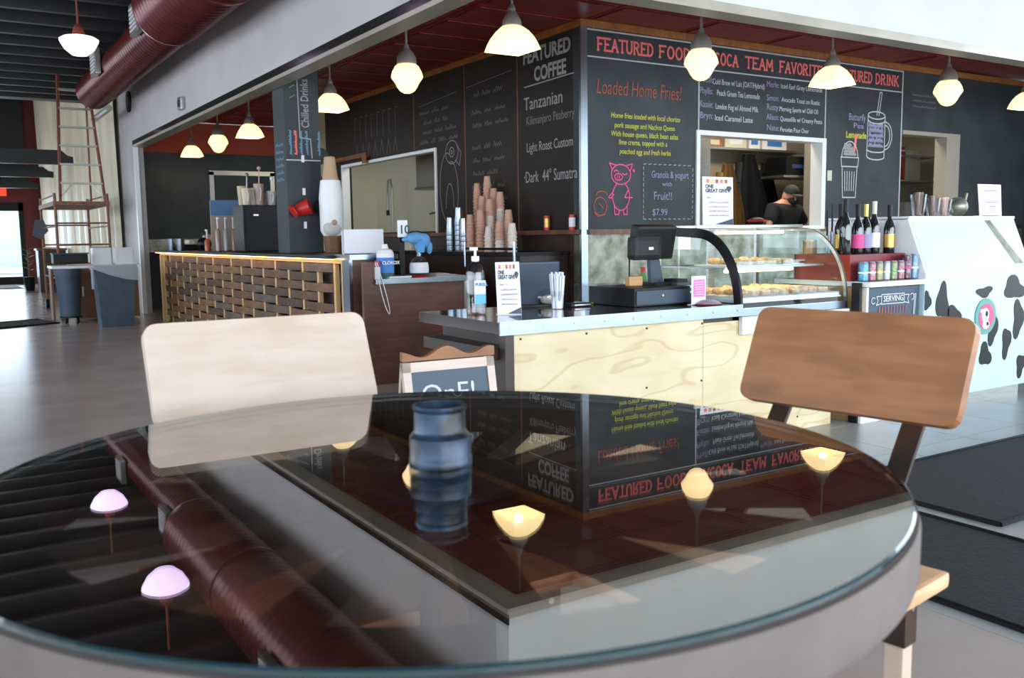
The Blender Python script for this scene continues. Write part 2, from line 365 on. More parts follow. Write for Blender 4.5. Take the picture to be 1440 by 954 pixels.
# kitchen
struct('wall_kitchen_partition', box((7.6, 9.6, 0), (7.7, 17, 3.2)), 'cream')
struct('wall_kitchen_rear', box((7.7, 9.5, 0), (13.5, 9.6, 3.2)), mat('kitchen_tan', (.34, .28, .20), .5))
struct('wall_kitchen_right', box((13.5, 7.45, 0), (13.6, 9.6, 3.2)), 'cream')
struct('ceiling_kitchen', box((SX+.14, 7.44, 3.2), (13.5, 17, 3.26)), 'cream')
# rear of the hall
b = B().box((-4, 30, 2.34), (2.93, 30.15, 5.3)).box((2.36, 30, 0), (2.93, 30.15, 2.34)).box((-4, 30, 0), (.2, 30.15, 2.34))
struct('wall_rear', b, 'darkred')
struct('wall_rear_upper', B().box((-4, 29.9, 2.95), (2.5, 29.99, 5.3)), 'deck')
d1 = struct('door_1', B().box((.2, 29.95, 0), (.28, 30.1, 2.34)).box((2.24, 29.95, 0), (2.36, 30.1, 2.34)).box((.2, 29.95, 2.1), (2.36, 30.1, 2.34)).box((.28, 29.97, 0), (2.24, 30.08, .22)).box((1.2, 29.97, .2), (1.28, 30.08, 2.1)), 'black')
obj('pane', box((.28, 30.0, .22), (2.24, 30.02, 2.1)), 'glass', d1)
w5 = struct('window_5', B().box((.2, 29.86, 3.0), (1.85, 29.9, 3.08)).box((1.76, 29.86, 3.0), (1.85, 29.9, 4.0)).box((.2, 29.86, 3.94), (1.85, 29.9, 4.02)), 'black')
obj('pane', box((.2, 29.87, 3.08), (1.76, 29.89, 3.94)), emis('daylit_pane', (.9, .97, 1), 2), w5)
bmx = B()
for i in range(46):
    y0, y1 = 17.3+i*.27, 17.3+(i+1)*.27; f0, f1 = [.05+.035*math.sin(i*1.7)+.02*math.sin(i*.6), .05+.035*math.sin((i+1)*1.7)+.02*math.sin((i+1)*.6)]
    v = [bmx.bm.verts.new(p) for p in ((XL-f0, y0, 0), (XL-f1, y1, 0), (XL-f1*1.6, y1, 3.95 if y0 < 20.6 else 5.2), (XL-f0*1.6, y0, 3.95 if y0 < 20.6 else 5.2))]; bmx.bm.faces.new(v)
bmesh.ops.remove_doubles(bmx.bm, verts=bmx.bm.verts, dist=1e-4); tag(obj('plastic_sheet', bmx, 'sheet'), 'tall translucent cream dust sheet covering the wall behind the scaffold', 'sheet')
# storefront behind the viewpoint
struct('wall_front', B().box((-4, -3.1, 0), (14, -3, .45)).box((-4, -3.1, 3.1), (14, -3, ZH)), 'grey_wall')
b = B()
for k in range(8): b.box((-1.1+k*1.9, -3.08, .45), (-1.02+k*1.9, -3.0, 3.1))
struct('window_6', b, 'black')
struct('wall_left', B().box((-4.1, -3, 0), (-4, 31, .9)).box((-4.1, -3, 3.3), (-4, 31, 5.3)).box((-4.1, 17, .9), (-4, 31, 3.3)), 'grey_wall')
# outside
tag(obj('pavement', box((-30, 31.5, -.15), (30, 90, -.05)), mat('asphalt', (.6, .62, .64), .8)), 'pale sunlit car park beyond the rear glass door', 'ground')
c_ = thing('parked_car', 'pale blue parked car seen through the rear door glass', 'car', (2.2, 42, -.05))
obj('car_body', B().box((-2, -.8, .3), (2, .8, .95), bev=.12).prism([(-1.2, .9), (-.8, 1.42), (.9, 1.42), (1.5, .9)], (0, -.7, 0), (1, 0, 0), (0, 0, 1), -1.4), mat('car_blue', (.5, .6, .7), .3), c_)
for s in (-1.25, 1.25): obj('wheel', B().cyl((s, -.85, .32), (s, -.6, .32), .32, n=18), 'black', c_)
tag(obj('far_building', box((-14, 60, -.05), (14, 64, 4)), mat('pale_siding', (.6, .64, .66), .8)), 'pale low building across the car park outside', 'building')

# ================================================================== WRITING ON THE BOARDS
UX, UZ, UY = Vector((1, 0, 0)), Vector((0, 0, 1)), Vector((0, -1, 0))
yb = SY-.004
# serif capitals as heavy strokes
SER = {'F': [[(0, 0), (0, 1)], [(0, 1), (.6, 1)], [(0, .52), (.45, .52)]], 'E': [[(0, 0), (0, 1)], [(0, 1), (.6, 1)], [(0, .52), (.45, .52)], [(0, 0), (.6, 0)]],
 'A': [[(0, 0), (.36, 1), (.72, 0)], [(.14, .36), (.58, .36)]], 'T': [[(.35, 0), (.35, 1)], [(0, 1), (.7, 1)]], 'U': [[(0, 1)] + arc(.32, .3, .32, .3, 180, 360, 8) + [(.64, 1)]],
 'R': [[(0, 0), (0, 1)] + arc(.25, .76, .32, .24, 90, -90, 8) + [(0, .52)], [(.25, .52), (.62, 0)]], 'D': [[(0, 0), (0, 1)] + arc(.2, .5, .45, .5, 90, -90, 10) + [(0, 0)]],
 'O': [arc(.35, .5, .35, .5)], 'C': [arc(.38, .5, .38, .5, 50, 310, 12)], 'P': [[(0, 0), (0, 1)] + arc(.25, .75, .32, .25, 90, -90, 8) + [(0, .5)]],
 'M': [[(0, 0), (.05, 1), (.4, .3), (.75, 1), (.8, 0)]], 'V': [[(0, 1), (.35, 0), (.7, 1)]], 'I': [[(.1, 0), (.1, 1)]],
 'S': [arc(.3, .74, .28, .26, 40, 270, 8) + arc(.3, .24, .3, .24, 90, -140, 8)], 'N': [[(0, 0), (0, 1), (.6, 0), (.6, 1)]], 'K': [[(0, 0), (0, 1)], [(.6, 1), (.05, .45)], [(.2, .58), (.65, 0)]]}
SW = {'I': .2, 'M': .8, 'F': .6, 'E': .6}
def serif_word(s, x0, x1, z, h, wd, m, parent, O=(0, 0, 0), U=UX, V=UZ):
    tot = sum(SW.get(c, .68)+.3 if c != ' ' else .6 for c in s)-.3; k = (x1-x0)/tot; x = 0; L = []
    for c in s:
        if c == ' ': x += .6; continue
        for ln in SER[c]:
            L.append([(x0+(x+a)*k, z+b_*h) for a, b_ in ln])
            for a, b_ in (ln[0], ln[-1]):
                if b_ in (0, 1) and c not in 'OCSD': L.append([(x0+(x+a-.1)*k, z+b_*h), (x0+(x+a+.1)*k, z+b_*h)])
        x += SW.get(c, .68)+.3
    return strokes('lettering', L, wd, m, O, U, V, parent)
bo = (0, yb, 0)
def bx(px, py): return at(px, py, Y=yb).x
def bz(px, py): return at(px, py, Y=yb).z
zh_ = bz(841, 70); hh_ = bz(841, 53)-zh_
serif_word('FEATURED', bx(841, 62), bx(918, 70), zh_, hh_, .021, 'chalk_red', wb, bo); serif_word('FOOD', bx(928, 72), bx(970, 75), zh_, hh_, .021, 'chalk_red', wb, bo)
serif_word('PACOCA', bx(987, 80), bx(1037, 88), zh_, hh_, .021, 'chalk_red', wb, bo); serif_word('TEAM', bx(1049, 90), bx(1086, 92), zh_, hh_, .021, 'chalk_red', wb, bo); serif_word('FAVORITES', bx(1097, 95), bx(1163, 100), zh_, hh_, .021, 'chalk_red', wb, bo)
serif_word('FEATURED', bx(1176, 104), bx(1226, 108), zh_, hh_, .021, 'chalk_red', wb, bo); serif_word('DRINK', bx(1232, 110), bx(1263, 113), zh_, hh_, .021, 'chalk_red', wb, bo)
def bt(s, px, py, wpx, size, m, **k):
    a = at(px, py, Y=yb); c = at(px+wpx, py, Y=yb)
    return text('lettering', s, size, m, (a.x, yb, a.z), UX, UZ, wb, width=c.x-a.x, **k)
def bt2(s, x0, x1, z, size, m, **k): return text('lettering', s, size, m, (x0, yb, z), UX, UZ, wb, width=x1-x0, **k)
bt('Loaded Home Fries!', 838, 131, 119, .21, 'chalk_orange', shear=.15, bold=-.002)
for t_, x0, x1, y_ in (('Home fries loaded with local chorizo', 859, 956, 165), ('pork sausage and Nachos Queso', 864, 949, 179), ('With house queso, black bean salsa', 859, 953, 191), ('lime crema, topped with a', 870, 938, 203), ('poached egg and fresh herbs', 871, 943, 216)):
    bt(t_, x0, y_, x1-x0, .075, 'chalk_yellow', shear=.12, bold=.0006)
for t_, x0, x1, y_, z_ in (('Granola & yogurt', 916, 968, 250, .105), ('with', 931, 945, 262, .07), ('Fruit!!', 919, 944, 281, .12), ('$7.99', 917, 938, 303, .10)): bt(t_, x0, y_, x1-x0, z_, 'chalk_lilac')
D = []; xa, xb, za, zb = bx(905, 230), bx(974, 232), bz(905, 308), bz(905, 231)
for i in range(10): u = xa+(xb-xa)*i/10; D += [[(u, zb), (u+.035, zb+.005)], [(u, za), (u+.035, za-.004)]]; u = za+(zb-za)*i/10; D += [[(xa, u), (xa-.004, u+.03)], [(xb, u), (xb+.003, u+.03)]]
strokes('lettering', D, .009, 'chalk_mid', bo, UX, UZ, wb)
# chalk pig and the small orange doodle
gx, gz = bx(873, 268), bz(873, 268)
P_ = [arc(gx, gz+.16, .125, .10), arc(gx-.03, gz+.135, .05, .033), [(gx-.045, gz+.145), (gx-.045, gz+.125)], [(gx-.02, gz+.145), (gx-.02, gz+.125)], arc(gx-.06, gz+.18, .028, .02, 20, 160, 6), arc(gx+.05, gz+.18, .03, .02, 200, 340, 6),
      [(gx-.11, gz+.20), (gx-.15, gz+.27), (gx-.06, gz+.25)], [(gx+.07, gz+.25), (gx+.15, gz+.27), (gx+.115, gz+.19)], arc(gx, gz-.06, .11, .14, 60, -240, 20),
      [(gx-.09, gz+.0), (gx-.16, gz-.07), (gx-.13, gz-.08), (gx-.09, gz-.04)], [(gx+.09, gz+.0), (gx+.05, gz-.07), (gx+.15, gz-.07)], [(gx-.09, gz-.13), (gx-.08, gz-.24), (gx-.03, gz-.24), (gx-.02, gz-.20)], [(gx+.03, gz-.20), (gx+.04, gz-.24), (gx+.08, gz-.24), (gx+.08, gz-.14)],
      [(gx+.17, gz+.19), (gx+.155, gz+.205), (gx+.165, gz+.215), (gx+.18, gz+.205), (gx+.17, gz+.19)]]
strokes('chalk_drawing', P_, .012, 'chalk_pink', bo, UX, UZ, wb)
strokes('chalk_drawing', [arc(5.68, gz-.16, .08, .09), arc(5.70, gz-.05, .07, .04, 0, 180, 8), [(5.60, gz-.22), (5.65, gz-.26), (5.75, gz-.24)], [(5.66, gz-.13), (5.72, gz-.18)]], .011, 'chalk_orange', bo, UX, UZ, wb)
for a, s_, x0, x1, y_ in (('Phill:', 'Cold Brew w/ Lait (OAT/Hybrid)', 1002, 1075, 118), ('Phyllis:', 'Peach Green Tea Lemonade', 1008, 1068, 134), ('Kassie:', 'London Fog w/ Almond Milk', 1006, 1066, 153), ('Bryn:', 'Iced Caramel Latte', 1005, 1058, 169)):
    bt(a, 984, y_-3, 18, .10, 'chalk_lilac'); bt(s_, x0, y_, x1-x0, .085, 'chalk')
for a, s_, x0, x1, y_ in (('Merle:', 'Iced Earl Grey Lemonade', 1098, 1156, 124), ('Simon:', 'Avocado Toast on Rustic', 1099, 1153, 143), ('Rusty:', 'Morning Sports w/ Chili Oil', 1096, 1150, 156), ('Allison:', 'Quesadilla w/ Creamy Pesto', 1097, 1156, 170), ('Nate:', 'Peruvian Pour Over', 1097, 1137, 185)):
    bt(a, 1078, y_-2, 17, .095, 'chalk_lilac'); bt(s_, x0, y_, x1-x0, .075, 'chalk')
bt2('Butterfly', 9.46, 9.78, 2.53, .12, 'chalk_lilac', shear=.1); bt2('Pea', 9.55, 9.74, 2.44, .09, 'chalk_lilac'); bt2('Lemonade', 9.42, 9.80, 2.32, .11, 'chalk_yellow', bold=.003)
mx_, mz = bx(1232, 188), bz(1232, 188)
strokes('chalk_drawing', [arc(mx_, mz+.22, .165, .045), arc(mx_, mz+.16, .16, .04, 180, 360, 10), [(mx_-.165, mz+.22), (mx_-.175, mz-.28)], [(mx_+.165, mz+.22), (mx_+.165, mz-.28)], arc(mx_, mz-.28, .17, .04, 180, 360, 10), arc(mx_, mz-.2, .17, .03, 180, 360, 10),
    [(mx_, mz+.22), (mx_+.05, mz+.50), (mx_+.09, mz+.50), (mx_+.04, mz+.22)], arc(mx_+.17, mz-.02, .14, .17, 90, -90, 10), arc(mx_+.17, mz-.02, .10, .13, 90, -90, 10)], .013, 'chalk', bo, UX, UZ, wb)
rr = random.Random(3)
strokes('chalk_drawing', [scribble(mx_-.14, mz-.16+i*.06, .27, .05, rr) for i in range(5)], .02, 'chalk_lilac', bo, UX, UZ, wb)
cx_, cz = bx(1194, 255), bz(1194, 245)
strokes('chalk_drawing', [arc(cx_, cz+.20, .15, .19, 0, 180, 14), [(cx_-.165, cz+.2), (cx_+.165, cz+.2), (cx_+.15, cz+.09), (cx_-.15, cz+.09), (cx_-.165, cz+.2)], [(cx_-.14, cz+.09), (cx_-.12, cz-.28), (cx_+.12, cz-.28), (cx_+.14, cz+.09)]] + [[(cx_-.09+i*.045, cz+.03), (cx_-.08+i*.04, cz-.2)] for i in range(5)], .012, 'chalk', bo, UX, UZ, wb)
strokes('chalk_drawing', [scribble(cx_-.11, cz+.23+i*.035, .22-.03*i, .03, rr) for i in range(4)], .02, 'chalk_mid', bo, UX, UZ, wb)
strokes('chalk_drawing', [[(cx_+.08, cz+.28), (cx_+.11, cz+.47)]], .04, 'chalk_red', bo, UX, UZ, wb)
strokes('lettering', [scribble(10.7, 2.9-.07*i, .5, .03, rr) for i in range(3)], .006, 'chalk_dim', bo, UX, UZ, wb)
# side wall, warm chalk; u runs towards the viewer (-y)
so = (SX-.004, 0, 0)
def st(s, y0, y1, z_, size, m, **k): return text('lettering', s, size, m, (SX-.004, y0, z_+.14), UY, UZ, ws, width=y0-y1, **k)
st('FEATURED', 8.33, 7.48, 2.86, .20, 'chalk_mid', bold=.006); st('COFFEE', 8.12, 7.55, 2.66, .20, 'chalk_mid', bold=.006)
strokes('lettering', [[(-8.3, 2.76), (-7.42, 2.78)]], .012, 'chalk_mid', so, UY, UZ, ws)
st('Tanzanian', 8.32, 7.62, 2.38, .19, 'chalk_mid'); st('Kilimanjaro Peaberry', 8.28, 7.42, 2.22, .13, 'chalk_dim'); st('Light Roast Custom', 8.28, 7.45, 1.94, .14, 'chalk_mid'); st('\u00b7Dark  44\u00b0 Sumatra', 8.34, 7.38, 1.62, .17, 'chalk_mid')
L = []
for y0, y1, zs in ((-9.5, -8.6, (2.8, 2.6, 2.45, 2.2, 2.05, 1.9, 1.75, 1.6)), (-10.8, -9.75, (2.75, 2.62, 2.5, 2.38))):
    for z in zs:
        x = y0+rr.uniform(0, .15)
        while x < y1-.2: l_ = rr.uniform(.12, .3); L.append(scribble(x, z, min(l_, y1-x), .06, rr)); x += l_+.07
L += [[(-9.55, 2.93), (-8.55, 2.98)], [(-10.8, 2.86), (-9.8, 2.92)]]
strokes('lettering', L, .007, 'chalk_dim', so, UY, UZ, ws)
L = [[(-12.9+i*.2, 2.62), (-12.9+i*.2, 2.95), (-12.82+i*.2, 2.95)] for i in range(8)]+[[(-12.9+i*.22, 2.36), (-12.83+i*.22, 2.56), (-12.78+i*.22, 2.36)] for i in range(7)]
strokes('lettering', L, .008, 'chalk_dim', so, UY, UZ, ws)
L = [arc(-9.93, 2.22, .16, .14), arc(-9.93, 2.22, .06, .06, n=10), arc(-9.93, 2.22, .02, .02, n=6), [(-9.8, 2.30), (-9.7, 2.2), (-9.74, 2.05), (-9.84, 2.12)], arc(-10.05, 1.80, .20, .42, 60, 270, 16), arc(-9.95, 1.75, .16, .36, 100, -80, 16), arc(-10.0, 1.55, .1, .3, 0, 180, 8)]
strokes('chalk_drawing', L, .009, 'chalk_mid', so, UY, UZ, ws)

# ================================================================== PENDANTS, DUCT, BEAMS
def bell():
    t = thing('pendant_lamp', '', 'lamp')
    obj('stem', B().cyl((0, 0, .27), (0, 0, .63), .011, n=8).lathe([(.018, .27), (.03, .24), (.03, .21)], n=14), 'pendant_metal', t)
    obj('fitter', B().lathe([(.02, .23), (.05, .19), (.072, .15), (.075, .11), (.06, .10)], n=20), 'pendant_metal', t, smooth=True)
    b = B(); b.caps = False
    b.lathe([(.055, .11), (.085, .10), (.115, .07), (.135, .025), (.147, -.02), (.158, -.075), (.154, -.075), (.142, -.02), (.11, .06)], n=32, sq=[0, .1, .35, .65, .85, 1, 1, .85, .35])
    obj('lamp_shade', b, 'shade', t, smooth=True); obj('bulb', B().ball((0, 0, -.025), .035, (1, 1, 1.2)), 'bulb', t, smooth=True); return t
def acorn():
    t = thing('pendant_lamp', '', 'lamp')
    obj('stem', B().cyl((0, 0, .27), (0, 0, .63), .012, n=8).lathe([(.02, .30), (.035, .25)], n=12), 'pendant_metal', t)
    obj('fitter', B().lathe([(.03, .26), (.07, .22), (.092, .17), (.095, .12), (.08, .11)], n=20), 'pendant_metal', t, smooth=True)
    obj('lamp_shade', B().lathe([(.08, .12), (.11, .10), (.138, .05), (.148, .015), (.15, .0), (.138, -.02), (.115, -.05), (.095, -.09), (.07, -.125), (.035, -.145), (.003, -.15)], n=24), 'shade', t, smooth=True); return t
PB, PA = bell(), acorn()
spots = [(3.9, 6.1, 0, 'cream square bell pendant above the middle of the photo, nearest the kiosk corner'), (3.9, 7.94, 1, 'acorn-shaped glass pendant between two bell pendants over the left bar'), (3.9, 9.88, 0, 'square bell pendant just right of the dark chalked column'),
         (3.9, 12.95, 0, 'square bell pendant just left of the dark chalked column'), (3.9, 14.6, 1, 'small acorn pendant in front of the rear red wall band'), (3.9, 16.3, 0, 'farthest small bell pendant at the left end of the row'),
         (5.88, 6.1, 1, 'acorn-shaped pendant hanging in front of the FEATURED FOOD lettering'), (7.58, 6.05, 0, 'square bell pendant in front of the TEAM FAVORITES and DRINK lettering'), (9.5, 6.05, 1, 'acorn-shaped pendant right of the FEATURED DRINK lettering'), (11.1, 6.05, 0, 'bell pendant cut off by the right edge of the photo')]
used = [False, False]
for i, (x, y, k, lab) in enumerate(spots):
    src = (PB, PA)[k]
    if not used[k]: used[k] = True; src.location = (x, y, 2.69); src['label'] = lab; src['group'] = 'pendant lamps around the kiosk'; o = src
    else: o = dup(src, (x, y, 2.69), 0, lab, 'pendant lamps around the kiosk')
HP = thing('hall_pendant', 'violet-white schoolhouse pendant hanging below the black joists', 'lamp', (1.53, 11.1, 3.30))
obj('stem', B().cyl((0, 0, .2), (0, 0, .64), .012, n=8), 'ladder', HP); obj('fitter', B().lathe([(.02, .24), (.05, .20), (.07, .12)], n=16), 'ladder', HP)
obj('lamp_shade', B().lathe([(.07, .12), (.16, .10), (.2, .075), (.195, .05), (.15, -.03), (.08, -.09), (.003, -.10)], n=28), 'purple', HP, smooth=True)
HP2 = dup(HP, (1.53, 8.13, 3.30), 0, 'violet-white pendant seen only as the nearer reflection in the table glass'); HP['group'] = HP2['group'] = 'violet hall pendants'
DU = thing('air_duct', 'large red-brown spiral duct along the grey wall', 'duct', (2.33, 0, 3.64))
b = B(); b.caps = False
pr = []
y = 3.0
prof = []
while y < 10.3: prof += [(.38, y), (.38, y+.10), (.388, y+.11), (.388, y+.12)]; y += .12
b.lathe([(.28, 3.0)]+prof+[(.385, 10.36), (.33, 10.55), (.27, 10.62)], n=28)
bmesh.ops.rotate(b.bm, cent=(0, 0, 0), matrix=Matrix.Rotation(-PI/2, 3, 'X'), verts=b.bm.verts); obj('duct_tube', b, 'duct', DU, smooth=True)
b = B(); prof = []; y = 10.5
while y < 16.2: prof += [(.26, y), (.26, y+.1), (.266, y+.11), (.266, y+.12)]; y += .12
b.lathe(prof, n=24); bmesh.ops.rotate(b.bm, cent=(0, 0, 0), matrix=Matrix.Rotation(-PI/2, 3, 'X'), verts=b.bm.verts); o = obj('duct_tube', b, 'duct', DU, smooth=True); o.location = (.08, 0, -.06)
for y in (4.2, 8.3): obj('duct_band', B().cyl((0, y, 0), (0, y+.04, 0), .40, n=28), 'duct', DU)
for y in (6.2, 10.75, 13.7):
    xx = -.40 if y < 10 else -.21
    g = obj('air_register', B().box((xx-.05, y, -.17), (xx+.02, y+.45, .17), bev=.01), 'steel', DU, 'silver rectangular air register')
    for k in range(6): obj('louvre', box((xx-.06, y+.05, -.13+k*.045), (xx-.05, y+.40, -.115+k*.045)), 'white_edge', g)
for y in (5, 10, 14): obj('hanger', B().cyl((0, y, .2), (0, y, .48), .006, n=6), 'black', DU)
PI1 = thing('wall_pipe', 'thin dark conduit pipe under the duct end by the wall', 'pipe', (2.52, 15.6, 3.26)); obj('pipe', B().tube([(0, 0, 0), (0, 1.6, 0)], .05, 10), 'pendant_metal', PI1)
def beam(n, x1, y, z0, z1, lab):
    t = thing(n, lab, 'beam', (x1, y, z0)); h_ = z1-z0
    obj('beam_body', B().prism([(-6.4, 0), (0, 0), (0, h_*.55), (-.10, h_*.62), (-.22, h_), (-6.4, h_)], (0, 0, 0), (1, 0, 0), (0, 0, 1), -.14), 'deck', t)
    obj('hanger_rod', B().cyl((-2, .07, h_), (-2, .07, (4.1 if y < 20.5 else 5.3)-z0), .015, n=6), 'black', t)
beam('timber_beam', 2.64, 21, 2.78, 3.07, 'nearest notched black timber beam behind the ladder'); beam('timber_beam', 2.58, 24, 2.70, 2.94, 'middle notched black timber beam in the rear hall'); beam('timber_beam', 2.52, 27, 2.60, 2.80, 'farthest black timber beam just above the exit sign')
ex = thing('exit_sign', 'red lit exit sign above the rear door', 'sign', (1.65, 29.7, 2.52)); obj('sign_housing', box((-.35, -.05, 0), (.3, .05, .22)), 'exit', ex)
text('lettering', 'EXIT', .2, 'white', (-.3, -.052, .04), UX, UZ, ex)
for nm, px, py, lab in (('wall_vent', 182, 143, 'small round dark vent on the grey wall left of the trim'), ('wall_speaker', 258, 146, 'small pale bracket box on the grey wall above the trim')):
    p = at(px, py, X=XL); t = thing(nm, lab, 'vent' if 'vent' in nm else 'box', p)
    obj('housing', B().cyl((-.03, 0, 0), (0, 0, 0), .17, n=20) if 'vent' in nm else B().box((-.06, -.10, -.08), (0, .10, .08), bev=.02), 'black' if 'vent' in nm else 'steel', t)
    obj('front_grille', B().cyl((-.04, 0, 0), (-.03, 0, 0), .12, n=16) if 'vent' in nm else B().cyl((-.07, 0, 0), (-.06, 0, 0), .045, n=12), 'deck', t)

# ================================================================== SCAFFOLD, LADDER, BINS, REAR HALL
SC = thing('scaffold', 'rusty orange rolling scaffold tower in the hall under the ladder', 'scaffold', (1.75, 16.4, 0))
for x, y in ((0, 0), (.78, 0), (0, 2.2), (.78, 2.2)):
    obj('post', B().cyl((x, y, .14), (x, y, 1.98), .022, n=8), 'scaf', SC)
    w_ = obj('caster', B().cyl((x-.03, y, .085), (x+.03, y, .085), .085, n=14), 'black', SC); obj('fork', B().cyl((x, y, .09), (x, y, .18), .016, n=6), 'steel', w_)
for z in (.45, .80, 1.15, 1.5):
    for y in (0, 2.2): obj('rung', B().cyl((0, y, z), (.78, y, z), .014, n=6), 'scaf', SC)
for z in (.6, 1.1, 1.45):
    for x in (0, .78): obj('side_rail', B().cyl((x, 0, z), (x, 2.2, z), .014, n=6), 'scaf', SC)
obj('platform', box((-.03, -.05, 1.78), (.81, 2.25, 1.85)), 'scaf', SC)
obj('guard_rail', B().tube([(0, 0, 1.95), (0, 2.2, 1.95)], .014).tube([(.78, 0, 1.95), (.78, 2.2, 1.95)], .014), 'scaf', SC)
rg = tag(obj('grey_rag', B().prism([(0, 0), (.13, 0), (.2, -.2), (.06, -.34), (-.06, -.28)], (1.64, 18.55, 1.60), (1, 0, 0), (0, 0, 1), .05), mat('rag', (.10, .11, .13), .9)), 'grey rag hanging from the scaffold side', 'rag')
LD = thing('step_ladder', 'tall red-brown step ladder standing on the scaffold platform', 'ladder', (2.20, 17.0, 1.852))
for s in (-1, 1):
    obj('front_rail', B().tube([(s*.34, -.35, 0), (s*.22, 0, 2.15)], .024, 6), 'ladder', LD); obj('rear_rail', B().tube([(s*.24, .5, 0), (s*.20, .05, 2.15)], .018, 6), 'ladder', LD)
for k in range(6):
    f = (k+1)/7; hw = .34-.12*f; yy = -.35+.35*f; obj('step', box((-hw, yy-.03, 2.15*f-.015), (hw, yy+.06, 2.15*f+.015)), 'hood', LD)
for s in (-1, 1): obj('brace', B().tube([(s*.32, -.30, .08), (s*.12, -.28, .31)], .009, 6), 'steel', LD)
def tub(n, x, y, w_, d_, h_, lab, bag, rnd):
    t = thing(n, lab, 'bin', (x, y, 0))
    if rnd:
        obj('bin_body', B().lathe([(w_*.38, .1), (w_*.5, h_*.9), (w_*.54, h_*.9), (w_*.54, h_), (w_*.48, h_)], n=24), 'bin', t, smooth=True)
        for k in range(4): a = k*PI/2+.6; obj('caster', B().cyl((w_*.3*math.cos(a), w_*.3*math.sin(a), .045), (w_*.3*math.cos(a)+.03, w_*.3*math.sin(a), .045), .045, n=12), 'black', t)
        obj('dolly', B().cyl((0, 0, .085), (0, 0, .11), w_*.42, n=20), 'black', t)
    else:
        b = B(); v = []
        for z, f in ((0, .84), (h_*.93, 1), (h_*.93, 1.05), (h_, 1.05)): v.append([b.bm.verts.new((sx*w_/2*f, sy*d_/2*f, z)) for sx, sy in ((-1, -1), (1, -1), (1, 1), (-1, 1))])
        for u, q in zip(v, v[1:]):
            for i in range(4): b.bm.faces.new((u[i], u[(i+1) % 4], q[(i+1) % 4], q[i]))
        b.bm.faces.new(v[0]); b.bm.faces.new(v[-1]); obj('bin_body', b, 'bin', t)
        b = B().prism([(-w_*.56, -.02), (-w_*.2, -.10), (w_*.25, -.17), (w_*.55, -.19), (w_*.56, .03), (-w_*.56, .03)], (0, -d_*.56, h_), (1, 0, 0), (0, 0, 1), .02).box((-w_*.56, -d_*.56, h_-.03), (w_*.56, d_*.56, h_+.015), bev=.01).box((-w_*.62, -d_*.5, h_-.3), (-w_*.55, -d_*.3, h_), bev=.02)
        obj('bin_liner', b, mat('bag_plastic', (.28, .31, .36), .3), t)
tub('rectangular_bin', 2.17, 13.95, .50, .42, .84, 'dark blue rectangular bin with a grey bag liner overhanging its rim', 1, 0)
tub('round_bin', 1.70, 14.9, .36, .36, .80, 'round dark blue bin on a dolly beside the scaffold wheel', 0, 1)
CB = thing('storage_cabinet', 'brown wooden cabinet with a pale worktop behind the two bins', 'cabinet', (1.86, 15.2, 0))
obj('cabinet_body', box((0, 0, .03), (.86, .62, .80)), 'brownbox', CB); obj('worktop', box((-.34, -.03, .80), (.9, .65, .84)), 'white_edge', CB); d_ = obj('door', box((.02, -.02, .08), (.42, 0, .62)), 'brownbox', CB); obj('handle', box((.05, -.04, .38), (.07, -.02, .52)), 'steel', d_); obj('drawer', box((.02, -.02, .65), (.84, 0, .78)), 'brownbox', CB)
obj('leg', box((-.33, .3, 0), (-.30, .6, .80)), 'brownbox', CB)
for i, (x, lab) in enumerate(((2.12, 'white box on the pale worktop, nearer the scaffold'), (2.44, 'white box on the pale worktop, nearer the wall'))):
    t = thing('white_box', lab, 'box', (x, 15.4, .84), 0, 'white boxes on the hall worktop'); obj('box_body', box((0, 0, 0), (.27, .25, .26), .01), 'white', t); obj('flap', box((.01, -.006, .14), (.26, 0, .25)), 'paper', t)
bk = thing('black_crate', 'long black crate on the pale worktop under the scaffold', 'crate', (1.56, 15.3, .84)); obj('crate_body', box((0, 0, .03), (.48, .3, .17), .015), 'black', bk); obj('crate_rim', box((-.01, -.01, .17), (.49, .31, .19)), 'navy', bk)
wbx = thing('wooden_lectern_box', 'dark brown wooden box cabinet beside the rear door', 'cabinet', (2.18, 24.5, 0)); obj('cabinet_body', box((0, 0, 0), (.6, .6, 1.0)), 'darkwood', wbx); obj('cabinet_top', box((-.03, -.03, 1.0), (.63, .63, 1.05)), 'brownbox', wbx)
pl_ = thing('potted_plant', 'small leafy plant in a dark pot left of the brown box cabinet', 'plant', (2.05, 25.6, 0)); obj('pot', B().lathe([(.1, 0), (.15, .35)], n=14), 'black', pl_); obj('stem', B().cyl((0, 0, .3), (0, 0, 1.0), .015), 'brownbox', pl_)
for k in range(14): a = k*2.4; z = .5+k*.04; obj('leaf', B().prism([(0, 0), (.08, .03), (.16, 0), (.08, -.03)], (0, 0, z), (math.cos(a), math.sin(a), .4), (-math.sin(a), math.cos(a), 0), .004), 'green', pl_)
def mat_(n, pts, lab, z=.001):
    t = thing(n, lab, 'mat', (*pts[0], 0)); p0 = Vector(pts[0])
    q = [(p[0]-p0.x, p[1]-p0.y) for p in pts]; obj('mat_field', B().prism(q, (0, 0, z), (1, 0, 0), (0, 1, 0), .009), 'rubber', t)
    b = B()
    for a, c in zip(q, q[1:]+q[:1]): b.cyl((*a, .008), (*c, .008), .012, n=6)
    obj('mat_border', b, 'black', t)
mat_('floor_mat', [(3.58, 1.98), (6.4, 1.98), (6.4, 2.80), (3.58, 2.80)], 'upper black rubber mat on the tiles before the cow-spotted freezer')
mat_('floor_mat', [(2.675, .5), (3.45, .5), (3.45, 2.3), (2.675, 2.3)], 'lower black rubber mat on the tiles right of the round table')
mat_('floor_mat', [(-.6, 14.0), (1.55, 15.0), (1.35, 15.9), (-.9, 15.1)], 'dark patterned mat at the left edge of the hall floor')
